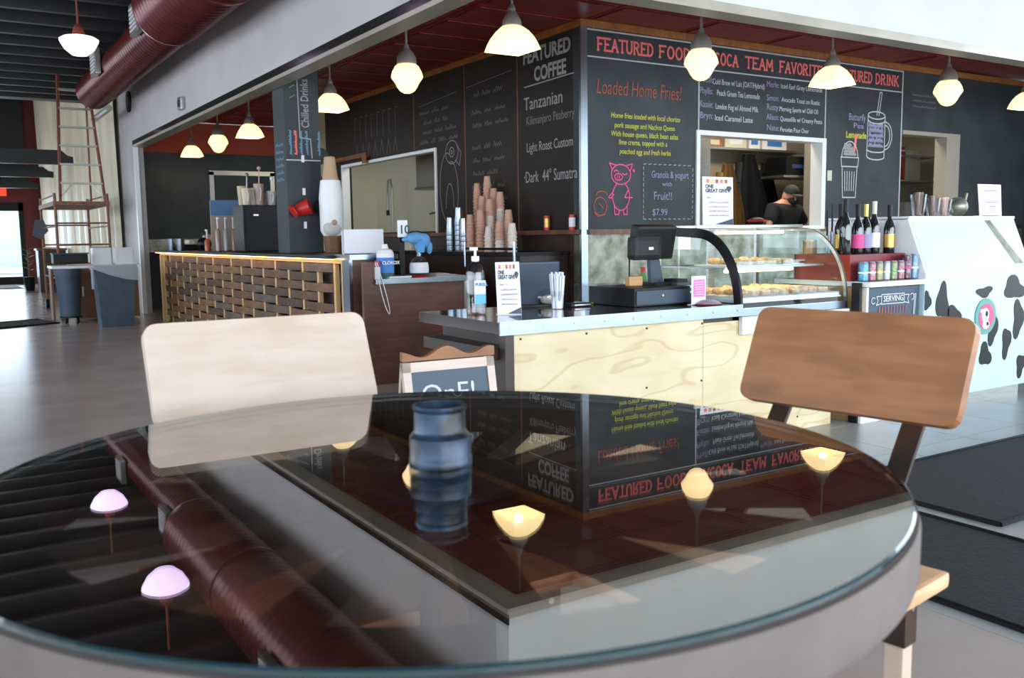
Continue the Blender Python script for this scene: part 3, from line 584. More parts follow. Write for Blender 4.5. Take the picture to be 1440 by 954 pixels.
mat_('floor_mat', [(.6, 27.0), (2.0, 27.0), (2.0, 29.4), (.6, 29.4)], 'blue-black entrance mat in front of the rear door')

# ================================================================== LEFT BAR
BR = thing('bar_counter', 'long bar with a woven wood-block front, gold batten frame and dark top', 'counter', (XL, 7.1, 0))
BL = 7.3
obj('bar_body', box((.08, 0, 0), (.37, 1.5, .98)).box((.08, 1.5, 0), (.75, BL, .98)), 'darkwood', BR)
obj('bar_top', box((-.10, .3, 1.025), (.40, 1.5, 1.055)).box((-.10, 1.5, 1.025), (.80, BL+.05, 1.055)), 'black', BR)
obj('bar_end_cap', box((-.03, -.05, 1.02), (.40, .3, 1.06)), 'steel_bright', BR, 'bright metal end of the bar top')
obj('bar_end_panel', box((.0, -.03, 0), (.37, 0, 1.02)), 'walnut', BR)
obj('end_trim', box((-.03, -.03, 0), (.0, .12, 1.02)), 'steel_bright', BR)
obj('led_strip', box((-.085, .2, 1.018), (-.07, BL, 1.024)), emis('warm_led', (1, .58, .18), 9), BR, 'warm glowing LED strip'); obj('frame_rail', box((-.02, .12, .985), (.08, BL, 1.025)), 'batten', BR, 'lit golden top rail'); obj('frame_stile', box((-.02, BL, 0), (.08, BL+.06, 1.025)), 'batten', BR); obj('frame_stile', box((-.02, .12, 0), (.08, .17, .985)), 'batten', BR)
for k in range(18): obj('batten', box((.0, .35+k*.40, .0), (.035, .40+k*.40, .985)), 'batten', BR)
def block(L_):
    b = B(); n = 8; top = []; 
    for i in range(n+1):
        u = i/n; x = -.012-.045*math.sin(PI*u)
        top.append([b.bm.verts.new(p) for p in ((x, u*L_, 0), (x, u*L_, .074), (x+.022, u*L_, .074), (x+.022, u*L_, 0))])
    for a, c in zip(top, top[1:]):
        for i in range(4): b.bm.faces.new((a[i], a[(i+1) % 4], c[(i+1) % 4], c[i]))
    b.bm.faces.new(top[0]); b.bm.faces.new(top[-1]); return b
bms = [block(.745).mesh('slat', m) for m in WOODS]
for r in range(11):
    for k in range(-1, 9):
        y0 = .43+k*.8+(.40 if r % 2 else 0)
        if y0 < .17 or y0+.745 > BL: continue
        o = obj('slat', random.choice(bms), None, BR); o.location = (.018, y0, .905-r*.088)
# low counter & brown front
LC = thing('low_counter', 'low brown-panelled counter with a metal-edged top between the bars', 'counter', (3.02, 6.80, 0))
obj('front_panel', box((0, .03, 0), (.82, .08, .83)), 'walnut', LC); obj('worktop', box((.0, 0, .83), (.32, .24, .86)).box((.32, 0, .83), (1.0, .8, .86)), 'darkwood', LC); obj('edge_trim', box((-.01, -.012, .825), (1.0, 0, .865)), 'steel_bright', LC)
obj('end_trim', box((.82, .02, 0), (.87, .09, .83)), 'steel', LC); obj('inner_shelf', box((.87, .1, .3), (1.0, .7, .33)), 'darkwood', LC)
obj('side_panel', box((-.10, .03, 0), (0, .07, 1.0)), 'walnut', LC)
cab = tag(obj('white_cable', B().tube([(3.02+.02*math.sin(i*.4)+.09*math.sin(i/14*PI), 6.78, 1.0-.42*math.sin(i/14*PI)) for i in range(15)], .0035, 6), 'white'), 'thin white cable looping down from the bar end', 'cable')
# column
CO = thing('column', 'square dark chalkboard column standing on the bar under the soffit', 'column', (3.10, 9.1, 1.056))
obj('shaft', box((0, 0, 0), (.36, .36, 2.14)), 'board', CO); obj('corner_trim', box((.0, -.004, .93), (.36, 0, .94)), 'chalk', CO)
text('lettering', 'Chilled Drinks', .115, 'chalk_mid', (.25, -.003, 1.26), UZ, (-1, 0, 0), CO, width=.48, bold=.001)
strokes('lettering', [[(.14, 1.75), (.15, 1.16), (.26, 1.15), (.27, .96)]], .012, 'chalk_mid', (0, -.003, 0), UX, UZ, CO)
for x, m in ((.03, 'chalk_blue'), (.085, 'chalk_red'), (.14, 'chalk_blue'), (.20, 'chalk_blue'), (.33, 'chalk_blue')): strokes('lettering', [scribble(.99, -x-.03, .24, .03, rr)], .008, m, (0, -.003, 0), UZ, (-1, 0, 0), CO)
for k in range(3): strokes('lettering', [[(.06, 1.55+k*.1), (.11, 1.58+k*.1)]], .01, 'green', (0, -.003, 0), UX, UZ, CO)
for z in (.95, .62, .28): obj('switch_plate', box((.155, -.012, z-.035), (.185, 0, z+.035), .004), 'white', CO, 'small white plate')
strokes('lettering', [scribble(-.30, 1.08-.07*i, .24, .04, rr) for i in range(6)], .007, 'chalk_blue', (-.003, 0, 0), UY, UZ, CO)
def dk(px, py, r, n, lab, m='black', cat='clock', Y=8.98):
    p = at(px, py, Y=Y); t = thing(n, lab, cat, p); return t, p
t, p = dk(454, 291, .08, 'round_clock', 'lower round black clock with a white hand, right side of the column'); obj('clock_face', B().cyl((0, -.01, 0), (0, .02, 0), .085, n=24), 'black', t); obj('clock_hand', box((-.004, -.014, -.02), (.004, -.01, .03)), 'white', t)
t, p = dk(451, 220, .08, 'round_clock', 'upper round black disc half hidden behind the column', Y=9.3); obj('clock_face', B().cyl((0, -.01, 0), (0, .02, 0), .085, n=24), 'black', t)
t, p = dk(449, 258, .08, 'heart_ornament', 'red rounded ornament at the right edge of the column', cat='ornament', Y=9.2); obj('ornament_body', B().ball((0, 0, .03), .06, (1, .6, .8)).ball((-.01, 0, -.05), .045, (1, .6, .9)), 'red', t)
t, p = dk(424, 294, .1, 'red_filter_cone', 'red ribbed plastic funnel mounted on the column face', cat='funnel', Y=9.05)
obj('cone_body', B().lathe([(.045, -.09), (.06, -.05), (.085, .08), (.075, .08)], n=16), 'red', t); kids(t)[0].rotation_euler = (.5, 1.2, 0)
kids(t)[0].location = (0, -.03, 0)
obj('cone_flange', B().cyl((-.11, -.04, -.03), (-.095, -.04, -.02), .07, n=16), 'red', t)
gn = thing('gnome_figure', 'tall white figure with a tan hood right of the column', 'figure', (3.46, 8.85, 1.056)); obj('hood', B().lathe([(.085, .70), (.07, .80), (.055, .95), (.04, .96)], (0, 0, 0), 16), mat('tan_felt', (.5, .33, .2), .8), gn, smooth=True)
obj('figure_body', B().lathe([(.085, .16), (.115, .22), (.12, .55), (.10, .72), (.06, .74)], (0, 0, 0), 18), 'white', gn, smooth=True); obj('beard', B().ball((-.02, -.06, .24), .09, (1.1, .8, .9)), mat('grey_beard', (.55, .52, .5), .9), gn, smooth=True); obj('nose', B().ball((-.02, -.125, .30), .028), mat('tan_nose', (.5, .28, .15), .8), gn, smooth=True); obj('basket_base', B().lathe([(.07, 0), (.09, .17)], n=14), 'brownbox', gn)

# things on the bar, placed along its length
zt = 1.056
def glassware(b, m, n, lab, cat, loc, smooth=True): t = thing(n, lab, cat, loc); return t
t = thing('black_tray', 'black tray holding a rolled cream towel at the far end of the bar', 'tray', (3.2, 13.9, zt)); obj('tray_body', box((-.15, -.3, 0), (.15, .35, .08), .01), 'black', t); obj('tray_handle', box((-.17, -.1, .05), (-.15, .1, .07)), 'black', t)
tag(obj('rolled_towel', B().cyl((3.2, 13.65, zt+.115), (3.2, 14.2, zt+.115), .035, n=12), 'sheet'), 'rolled cream towel lying on the black tray', 'towel')
for i, y in enumerate((14.1, 13.55)):
    t = thing('steel_cup', ('steel mixing cup beside the black tray', 'steel mixing cup in front of the brown basket')[i], 'cup', (3.02, y, zt), 0, 'steel cups on the far bar'); obj('cup_body', B().lathe([(.045, 0), (.06, .17), (.056, .17), (.042, .01)], n=18), 'steel_bright', t, smooth=True); obj('cup_rim', B().lathe([(.060, .165), (.063, .17), (.060, .175)], n=18), 'steel_bright', t)
t = thing('brown_basket', 'brown leather-like basket behind the steel cups', 'basket', (3.45, 13.2, zt)); obj('basket_body', B().box((-.12, -.25, 0), (.12, .25, .22), bev=.04), 'brownbox', t); obj('handle', B().tube([(0, -.22+.44*i/8, .2+.08*abs(math.cos(i/8*PI))) for i in range(9)], .015), 'brownbox', t)
t = thing('black_kettle', 'round black kettle left of the orange syrup bottle', 'kettle', (3.2, 12.95, zt)); obj('kettle_body', B().ball((0, 0, .09), .1, (1, 1, .9)), 'black', t, smooth=True); obj('knob', B().ball((0, 0, .19), .02), 'white', t); obj('spout', B().cyl((0, .08, .1), (0, .15, .16), .018, .01), 'black', t)
t = thing('syrup_bottle', 'orange syrup bottle with a white pump', 'bottle', (3.08, 12.3, zt)); obj('bottle_body', B().lathe([(.035, 0), (.035, .13), (.015, .16)], n=14), mat('orange_syrup', (.45, .10, .02), .3), t, smooth=True); obj('pump', B().cyl((0, 0, .16), (0, 0, .27), .01).box((-.01, -.01, .26), (.01, .06, .28)), 'white', t)
t = thing('menu_poster', 'tall poster board with a blue top printed with pump bottles', 'poster', (3.38, 12.3, zt), 0)
obj('poster_board', box((-.24, 0, 0), (.24, .02, .66)), mat('poster_tan', (.42, .33, .27), .6), t); obj('blue_band', box((-.24, -.002, .46), (.24, 0, .66)), mat('poster_blue', (.10, .20, .40), .5), t); obj('foot', box((-.1, .0, 0), (.1, .12, .01)), 'steel', t)
for k in range(4):
    t2 = thing('pump_bottle', 'clear pump bottle in the row before the blue poster', 'bottle', (3.17+k*.10, 12.1, zt), 0, 'pump bottles before the poster'); obj('bottle_body', B().lathe([(.033, 0), (.034, .24), (.014, .29)], n=12), mat('clear_syrup_%s' % 'abcd'[k], ((.35, .26, .2), (.45, .4, .38), (.4, .24, .12), (.5, .45, .42))[k], .2), t2, smooth=True); obj('pump', B().cyl((0, 0, .29), (0, 0, .42), .009).box((-.01, -.05, .41), (.01, .01, .43)), 'white', t2)
t = thing('black_cooler', 'tall black equipment cabinet on the bar left of the column', 'cabinet', (3.16, 10.9, zt)); obj('cabinet_body', box((0, 0, 0), (.52, .42, .55), .01), 'black', t); obj('door', box((.02, -.01, .03), (.5, 0, .52)), 'black', t); obj('badge', box((.12, -.014, .42), (.18, -.01, .44)), 'steel', t)
t = thing('coffee_grinder', 'black coffee grinder with a hopper left of the column', 'grinder', (3.36, 9.78, zt)); obj('grinder_stand', B().cyl((0, 0, 0), (0, 0, .24), .014).box((-.07, -.08, 0), (.07, .08, .02)), 'steel_bright', t); obj('grinder_body', B().lathe([(.04, .22), (.09, .3), (.12, .44), (.12, .5)], n=18), 'black', t, smooth=True); obj('hopper_lid', B().cyl((0, 0, .5), (0, 0, .53), .13, n=18), 'navy', t); obj('spout', box((-.03, -.14, .2), (.03, -.05, .23)), 'steel', t)
for k in range(6):
    x, y = 3.24+(k % 3)*.15, 11.0+(k//3)*.17; h_ = (.28, .36, .24, .33, .30, .22)[k]
    t = thing('blender_cup', ('cream', 'pink', 'clear', 'tan', 'white', 'short')[k]+' plastic jug among utensils on the black cabinet', 'jug', (x, y, zt+.551), 0, 'jugs on the black cabinet')
    obj('jug_body', B().lathe([(.045, 0), (.062, h_*.7), (.058, h_*.7)], n=12), mat('jug_%d' % k, ((.6, .5, .36), (.45, .3, .25), (.45, .45, .45), (.5, .38, .2), (.7, .68, .62), (.42, .33, .2))[k], .3), t, smooth=True); obj('handle', B().tube([(0, -.045, h_*.6), (0, -.085, h_*.45), (0, -.045, h_*.15)], .008), 'white', t)
    if k < 3: tag(obj('ladle', B().tube([(x, y, zt+.6), (x+.02, y+.02, zt+.57+h_+.04)], .008).ball((x+.02, y+.02, zt+.57+h_+.06), .024), ('steel', 'birch', 'white')[k]), ('steel', 'wooden', 'white')[k]+' utensil sticking up from a jug on the black cabinet', 'utensil')
p = at(494, 356, Z=zt+.004)
t = thing('paper_sign', 'blank white tent sign on the right end of the bar top', 'sign', (3.14, 7.3, 1.061)); obj('sign_face', box((-.18, 0, 0), (.18, .01, .21)), 'paper', t); obj('sign_back', box((-.18, .05, 0), (.18, .06, .2)), 'paper', t); obj('base', box((-.18, 0, 0), (.18, .06, .006)), 'paper', t)
# low counter things
zl = .86
t = thing('wipes_canister', 'white and blue cleaning wipes canister on the low counter', 'canister', (3.17, 6.95, zl))
obj('canister_body', B().lathe([(.072, 0), (.072, .21)], n=24), 'white', t, smooth=True); obj('label_band', B().lathe([(.0735, .05), (.0735, .175)], n=24), 'blue', t, smooth=True); obj('green_band', B().lathe([(.0738, .0), (.0738, .05)], n=24), mat('dark_green', (.01, .06, .06), .4), t); obj('cap', B().lathe([(.072, .21), (.06, .235), (.03, .25), (.02, .285)], n=20), 'white', t)
text('lettering', 'CLOROX', .038, 'white', (-.062, -.075, .12), UX, UZ, t, bold=.001)
t = thing('table_number', 'black stand with a white number 10 card', 'sign', (3.34, 6.98, zl)); obj('stand', B().box((-.05, -.03, 0), (.05, .03, .012)).box((-.022, -.006, 0), (.022, .006, .42)), 'black', t); obj('number_card', box((-.04, -.012, .34), (.05, -.006, .48)), 'paper', t); text('lettering', '10', .10, 'navy', (-.03, -.0145, .37), UX, UZ, t, bold=.002)
t = thing('spray_bottle', 'clear round spray bottle standing under the blue glove', 'bottle', (3.47, 6.93, zl)); obj('bottle_body', B().lathe([(.06, 0), (.078, .03), (.08, .10), (.06, .15), (.025, .18), (.022, .22)], n=20), 'jar', t, smooth=True); obj('label_band', B().lathe([(.0815, .04), (.0825, .09), (.076, .125)], n=20), 'paper', t, smooth=True); obj('red_base', B().lathe([(.062, 0), (.07, .02)], n=20), 'red', t)
tag(obj('blue_glove', B().ball((3.44, 6.92, 1.19), .065, (1.3, .9, .8)).ball((3.51, 6.91, 1.17), .055, (1, .9, 1.1)).ball((3.56, 6.91, 1.11), .035, (.8, .8, 1.6)).ball((3.36, 6.93, 1.18), .03, (1.5, .7, .7)).cyl((3.48, 6.92, 1.07), (3.48, 6.92, 1.16), .032, .06), 'bluecloth', smooth=True), 'bright blue rubber glove draped on the spray bottle', 'glove')
t = thing('small_red_bottle', 'small red and white bottle against the bar end', 'bottle', (3.075, 6.90, zl)); obj('bottle_body', B().lathe([(.025, 0), (.025, .10)], n=12), 'white', t); obj('cap', B().lathe([(.026, .10), (.02, .15)], n=12), 'red', t)
t = thing('plastic_tray', 'flat pale tray in front of the wipes canister', 'tray', (3.22, 6.86, zl)); obj('tray_body', box((-.07, -.035, 0), (.12, .02, .015), .004), mat('pale_tray', (.5, .55, .62), .3), t); obj('tray_lip', box((-.075, -.04, .013), (.125, -.035, .022)), 'white', t)
for i in range(3): tag(obj('laminated_sheet', box((3.66+i*.1-.06, 6.86+.2*i, zl+.001+i*.004), (3.88+i*.03, 7.05+.2*i, zl+.004+i*.004)), 'paper'), 'glossy printed sheet lying on the low counter, %s of three' % ('front', 'middle', 'rear')[i], 'paper', 'laminated sheets')

# ================================================================== SIDE SHELF WITH CUPS
SH = thing('cup_shelf', 'dark wooden back shelf along the chalkboard side wall', 'shelf', (4.85, 7.5, 0)); obj('shelf_top', box((-.05, 0, 1.0), (.6, 4.2, 1.035)), 'black', SH); obj('cabinet_body', box((.02, .03, 0), (.6, 4.15, 1.0)), 'darkwood', SH); obj('rail', B().cyl((-.03, .02, 1.07), (-.03, 1.0, 1.07), .012), 'black', SH)
for y in (.02, 1.0): obj('rail_post', B().cyl((-.05, y, .88), (-.05, y, 1.14), .015, n=8), 'steel_bright', SH)
def cupmesh(m, rim): return B().lathe([(.047, 0), (.052, .002), (.052, .010), (.045, .014), (.033, .11), (.030, .108)], n=16).mesh('paper_cup', m, True)
cmesh = {k: cupmesh(k, 0) for k in ('cup_blush', 'cup_white')}
stacks = [(671, 258, 5.30, 'b', 'second tallest, blush'), (685, 248, 5.33, 'b', 'tallest, blush'), (694, 265, 5.34, 'b', 'half hidden rear, blush'), (703, 270, 5.25, 'bw', 'right rear, white below blush'),
          (678, 276, 5.18, 'b', 'narrow middle, blush'), (688, 280, 5.12, 'bw', 'middle, white below blush'), (661, 302, 4.95, 'b', 'front left, blush'), (675, 296, 4.98, 'b', 'second front, ribbed blush'),
          (687, 319, 4.93, 'w', 'short front white'), (702, 312, 4.97, 'bw', 'front, white below blush'), (715, 295, 5.20, 'b', 'rear right, blush'), (720, 314, 4.95, 'w', 'rightmost white')]
for px, py, X_, kind, lab in stacks:
    p = at(px, py, X=X_); hgt = p.z-1.035; n = max(2, int((hgt-.11)/.034)+1); pitch = (hgt-.11)/(n-1)
    for k in range(n):
        top = kind == 'b' or (kind == 'bw' and k >= n-3)
        c = bpy.data.objects.new('paper_cup', cmesh['cup_blush' if top else 'cup_white']); col.objects.link(c); c.location = (X_, p.y, 1.035+k*pitch)
        tag(c, 'paper cup in the %s stack on the back shelf' % lab, 'cup', 'stacked paper cups')
sm_ = B().lathe([(.052, 0), (.054, .012), (.040, .20), (.03, .21)], n=16).mesh('steel_tumbler', 'steel_bright', True)
for (px, py, X_, lab) in ((633, 305, 4.98, 'left'), (645, 291, 5.02, 'tallest'), (652, 306, 4.92, 'right')):
    p = at(px, py, X=X_); n = max(2, int((p.z-1.035-.21)/.05)+1)
    for k in range(n):
        c = bpy.data.objects.new('steel_tumbler', sm_); col.objects.link(c); c.location = (X_, p.y, 1.035+k*(p.z-1.245)/max(1, n-1)); tag(c, 'steel tumbler in the %s metal stack beside the paper cups' % lab, 'cup', 'stacked steel tumblers')
t = thing('tan_bag', 'small tan paper bag left of the steel tumblers', 'bag', (5.0, 10.15, 1.035)); obj('bag_body', box((-.08, -.12, 0), (.08, .12, .13), .03), 'cream', t); obj('bag_fold', box((-.02, -.1, .13), (.02, .1, .16)), 'cream', t)
for i, (y, lab) in enumerate(((7.86, 'red and gold can on the side ledge, left of two'), (7.42, 'red and white can on the side ledge beside the bright corner trim'))):
    t = thing('small_can', lab, 'can', (SX-.035, y, 1.25), 0, 'cans on the wood ledge'); obj('can_body', B().cyl((0, 0, 0), (0, 0, .15), .034, n=16), 'red', t); obj('can_label', B().cyl((0, 0, .03), (0, 0, .12), .035, n=16), ('gold', 'paper')[i], t)
# seen through the side pass-through
t = thing('extractor_hood', 'square steel extractor hood seen through the side window', 'hood', (7.6, 10.6, 0)); obj('hood_canopy', box((-1.0, -.9, 1.98), (-.002, 2.6, 2.65)), 'hood', t); obj('hood_lip', box((-1.02, -.92, 1.94), (-.002, 2.62, 1.98)), 'steel', t)
t = thing('wall_tap', 'chrome wall tap seen through the side window', 'tap', (7.55, 14.1, 1.62)); obj('tap_pipe', B().tube([(.04, 0, 0), (-.1, 0, 0), (-.1, .3, -.02)], .02), 'steel_bright', t); obj('tap_handle', B().ball((-.02, 0, 0), .045), 'steel', t)
t = thing('spray_hose', 'tall looping steel rinse hose over the kitchen sink', 'hose', (7.2, 15.4, 1.0)); obj('hose', B().tube([(0, 0, 0), (0, 0, 1.1), (0, .05, 1.25), (0, .15, 1.25), (0, .2, 1.0), (0, .2, .7)], .02), 'steel', t); obj('nozzle', B().cyl((0, .2, .7), (0, .2, .6), .03), 'black', t)
KC = thing('kitchen_counter', 'steel kitchen counter behind the side window', 'counter', (6.7, 9.8, 0)); obj('counter_top', box((0, 0, 1.0), (.88, 6.6, 1.04)), 'steel', KC); obj('counter_body', box((.04, .02, 0), (.86, 6.5, 1.0)), 'steel', KC)
for i, (y, m, s, lab) in enumerate(((14.2, 'black', .22, 'black pile of cloth'), (13.4, 'gold', .12, 'yellow and black bundle'), (11.0, 'black', .10, 'black pan'), (15.4, 'ledge', .2, 'brown tub'))):
    t = thing('kitchen_item', lab+' on the steel kitchen counter', 'kitchenware', (7.05, y, 1.04)); obj('item_body', B().ball((0, 0, s*.6), s, (1, 1.4, .62)), m, t, smooth=True); obj('item_base', B().cyl((0, 0, 0), (0, 0, .02), s*.7), m, t)
t = thing('barn_door_track', 'wooden track bracket above the side window', 'bracket', (SX-.04, 12.4, 2.36)); obj('track_bar', box((-.02, 0, 0), (.038, 1.5, .06)), 'ledge', t); obj('bracket_plate', box((-.03, -.02, -.09), (-.02, .12, .05)), 'ledge', t)

# ================================================================== MAIN COUNTER
MC = thing('service_counter', 'service counter with plywood front, dark top and riveted metal edge', 'counter', (2.25, 3.66, 0))
obj('front_panel', box((.10, .04, 0), (1.35, .06, .735)), 'ply', MC); obj('front_panel', box((1.353, .04, 0), (2.45, .06, .70)), 'ply', MC)
for (x, z) in [(.14+i*.4, zz) for i in range(6) for zz in (.08, .38, .70)]: obj('screw', B().cyl((x, .036, z), (x, .04, z), .006, n=8), 'iron', MC)
obj('counter_body', box((.12, .06, 0), (1.6, .80, .74)).box((1.6, .06, 0), (2.45, .80, .70)), 'darkwood', MC)
obj('corner_post', box((.05, .035, 0), (.10, .09, .735)), 'darkwood', MC); obj('under_shelf', box((.0, .1, .60), (.12, .8, .66)), 'darkwood', MC)
obj('counter_top', box((0, .01, .735), (1.62, .85, .79)), mat('dark_glossy_top', (.035, .022, .02), .12, coat=.5), MC)
e_ = obj('edge_strip', box((0, 0, .728), (1.62, .012, .795)), 'steel_bright', MC, 'bright riveted metal strip')
for i in range(9): obj('rivet', B().cyl((.06+i*.19, -.003, .762), (.06+i*.19, 0, .762), .006, n=8), 'steel', e_)
zc = .791
t = thing('sanitizer_bottle', 'clear pump bottle of hand sanitizer at the counter corner', 'bottle', (2.40, 4.14, zc))
obj('bottle_body', B().lathe([(.05, 0), (.053, .01), (.053, .17), (.047, .19), (.05, .21), (.04, .25), (.018, .275), (.018, .29)], n=24), 'jar', t, smooth=True)
obj('pump', B().cyl((0, 0, .28), (0, 0, .305), .021, n=16).cyl((0, 0, .3), (0, 0, .345), .007).box((-.03, -.008, .335), (.012, .008, .352), bev=.003), 'white', t); obj('bottle_label', box((-.04, -.060, .06), (.025, -.054, .18)), 'paper', t); obj('blue_band', box((-.04, -.0615, .06), (.025, -.060, .11)), mat('sky_blue', (.12, .45, .75), .5), t)
text('lettering', 'PURELL', .022, 'blue', (-.037, -.0612, .153), UX, UZ, t, bold=.001)
def give(loc, w_, h_, lab, rz, tilt=0):
    t = thing('fundraiser_sign', lab, 'sign', loc, rz); b = obj('sign_face', box((-w_/2, 0, 0), (w_/2, .004, h_)), 'paper', t); b.rotation_euler = (-tilt, 0, 0)
    for i in range(5): q = obj('hand_icon', box((-w_*.38+i*w_*.15, -.002, h_*.87), (-w_*.29+i*w_*.15, 0, h_*.95)), ('chalk_red', 'gold', 'red', 'chalk_red', 'orange_trim')[i], b)
    text('lettering', 'ONE\nGREAT GIVE', h_*.105, 'navy', (-w_*.42, -.001, h_*.77), UX, UZ, b, bold=.0015, width=w_*.72)
    obj('pin_icon', B().lathe([(.002, 0), (w_*.1, h_*.09), (w_*.06, h_*.13), (.002, h_*.135)], (w_*.36, -.001, h_*.68), 12), 'navy', b).scale = (1, .05, 1)
    kids(b)[-1].location = (0, -.001, 0)
    text('lettering', 'May 1-2', h_*.045, 'black', (-w_*.36, -.001, h_*.56), UX, UZ, b)
    strokes('lettering', [scribble(-w_*.33, h_*(.46-.09*i), w_*.68, h_*.04, rr) for i in range(4)], .001+h_*.004, 'chalk_lilac', (0, -.001, 0), UX, UZ, b)
    obj('corner_stripe', B().prism([(w_*.49, h_*.01), (w_*.49, h_*.14), (-w_*.1, h_*.02)], (0, -.0015, 0), (1, 0, 0), (0, 0, 1), -.001), 'navy', b)
    obj('easel_foot', box((-w_*.45, 0, 0), (w_*.45, .05, .004)), 'paper', t); return t
give((2.52, 4.0, zc), .13, .275, 'white fundraiser standee in front of the black laptop screen', -.25, .12)
t = thing('laptop_screen', 'black monitor back tilted on the counter behind the standee', 'monitor', (2.93, 4.42, zc), -.1); b = obj('screen_back', box((-.20, -.01, 0), (.17, .02, .26), .01), 'navy', t); b.rotation_euler = (.15, 0, 0); obj('base', box((-.15, -.09, 0), (.15, .10, .012)), 'black', t)
t = thing('straw_jar', 'glass jar packed with white paper-wrapped straws', 'jar', (2.93, 4.15, zc)); obj('jar_body', B().lathe([(.033, 0), (.035, .1), (.033, .1), (.031, .005)], n=18), 'jar', t, smooth=True)
for k in range(24): a = k*2.4; r_ = .005+.023*(k/24)**.5; obj('straw', B().cyl((r_*math.cos(a), r_*math.sin(a), .004), (r_*1.5*math.cos(a), r_*1.5*math.sin(a), .185+.01*(k % 3)), .005, n=6), 'paper', t)
t = thing('candy_bag', 'crinkled clear bag of sweets behind the straw jar', 'bag', (3.04, 4.38, zc)); obj('bag_body', B().ball((0, 0, .05), .06, (1.5, .8, .85)), 'jar', t, smooth=True); obj('sweets', B().ball((0, 0, .035), .045, (1.5, .8, .7)), mat('sweets', (.5, .42, .34), .6), t)
t = thing('card_tray', 'flat dark card tray with a silver strip before the tip boxes', 'tray', (3.12, 4.22, zc)); obj('tray_body', box((-.07, -.04, 0), (.07, .04, .02), .004), 'black', t); obj('silver_strip', box((-.05, -.043, .008), (.06, -.04, .014)), 'steel', t)
for i, (x, lab) in enumerate(((3.27, 'clear acrylic tip box with coins, left of two'), (3.40, 'clear acrylic tip box holding a dollar bill, right of two'))):
    t = thing('tip_box', lab, 'box', (x, 4.33-.06*i, zc), 0, 'tip boxes'); b = B()
    for a, c in (((-.055, -.055), (.055, -.052)), ((-.055, .052), (.055, .055)), ((-.055, -.052), (-.052, .052)), ((.052, -.052), (.055, .052))): b.box((*a, 0), (*c, .12))
    obj('acrylic_walls', b, 'jar', t); obj('acrylic_base', box((-.055, -.055, 0), (.055, .055, .004)), 'jar', t)
    if i: bb = obj('dollar_bill', box((-.04, -.03, .012), (.035, -.028, .068)), mat('bill_green', (.36, .42, .30), .7), t); obj('portrait_oval', B().ball((0, -.031, .04), .012, (.8, .1, 1)), 'stone', bb)
    else: obj('coins', B().cyl((0, 0, .004), (0, 0, .012), .012).cyl((.02, -.02, .004), (.02, -.02, .01), .012).cyl((-.025, -.01, .004), (-.025, -.01, .012), .012), 'gold', t)
t = thing('cash_drawer', 'black cash drawer box under the till', 'drawer', (3.30, 3.93, zc)); obj('drawer_box', box((0, 0, 0), (.42, .42, .105), .006), 'black', t); dd = obj('drawer_front', box((.01, -.008, .01), (.41, 0, .09), .003), 'navy', t); obj('keyhole', B().cyl((.2, -.012, .06), (.2, -.008, .06), .006), 'steel', dd)
t = thing('wooden_block', 'small plain wooden block standing on the cash drawer', 'block', (3.48, 4.15, zc+.106)); obj('block_body', box((-.05, -.02, 0), (.05, .02, .055), .006), wood('block_wood', (.62, .36, .14), (.5, .26, .09)), t); obj('slot', box((-.04, -.003, .0552), (.04, .003, .057)), 'darkwood', t)
t = thing('till', 'black point-of-sale terminal seen from behind on an arm', 'till', (3.62, 4.18, zc+.106)); 
s_ = obj('screen_housing', B().box((-.17, -.03, .16), (.13, .04, .36), bev=.015), 'black', t); s_.rotation_euler = (.22, 0, 0); obj('rear_hump', B().box((-.19, -.1, .15), (.02, -.02, .29), bev=.03), 'black', t); obj('arm', B().prism([(.0, .0), (.10, .0), (.05, .22), (-.01, .22)], (0, -.02, 0), (1, 0, 0), (0, 0, 1), -.03), 'navy', t); obj('base', box((-.04, -.1, 0), (.16, .1, .012)), 'black', t); obj('logo_plate', box((-.09, -.104, .21), (-.055, -.1, .225)), 'steel', t); obj('post', B().cyl((-.15, 0, 0), (-.15, 0, .17), .005), 'black', t)
t = thing('till_paper', 'white note taped beside the till screen', 'paper', (3.93, 4.25, 1.10)); obj('note_sheet', box((0, 0, 0), (.09, .002, .12)), 'paper', t); obj('note_clip', box((-.012, -.004, -.3), (-.004, .002, .11)), 'steel', t)
t = thing('menu_card', 'small upright card with a magenta printed square', 'sign', (3.70, 3.84, zc), 0); obj('card', box((-.055, 0, 0), (.055, .003, .165)), 'paper', t); q = obj('magenta_square', box((-.042, -.002, .045), (.045, 0, .145)), 'pinkp', t); strokes('lettering', [scribble(-.035, .128-.014*i, .07, .006, rr) for i in range(6)], .0012, 'paper', (0, -.0025, 0), UX, UZ, q); obj('card_foot', box((-.05, 0, 0), (.05, .04, .003)), 'paper', t); kids(t)[0].rotation_euler = (0, 0, 0)
t = thing('card_reader', 'blue-black receipt printer right of the magenta card', 'printer', (3.80, 4.10, zc)); obj('printer_body', box((-.09, -.07, 0), (.07, .07, .12), .008), 'navy', t); obj('printer_label', box((-.01, -.073, .085), (.055, -.07, .10)), 'paper', t); obj('printer_sticker', box((.005, -.073, .055), (.04, -.07, .065)), 'paper', t); obj('paper_slot', box((-.08, -.06, .12), (.0, .06, .14)), 'black', t)
t = thing('round_mat', 'lilac domed pad at the foot of the display case', 'pad', (3.74, 3.80, zc)); obj('pad_body', B().lathe([(.075, 0), (.07, .01), (.04, .026), (.003, .03)], n=24), mat('lilac_pad', (.30, .25, .32), .4), t, smooth=True); obj('pad_rim', B().lathe([(.075, 0), (.078, .004), (.075, .008)], n=24), 'maroon', t)
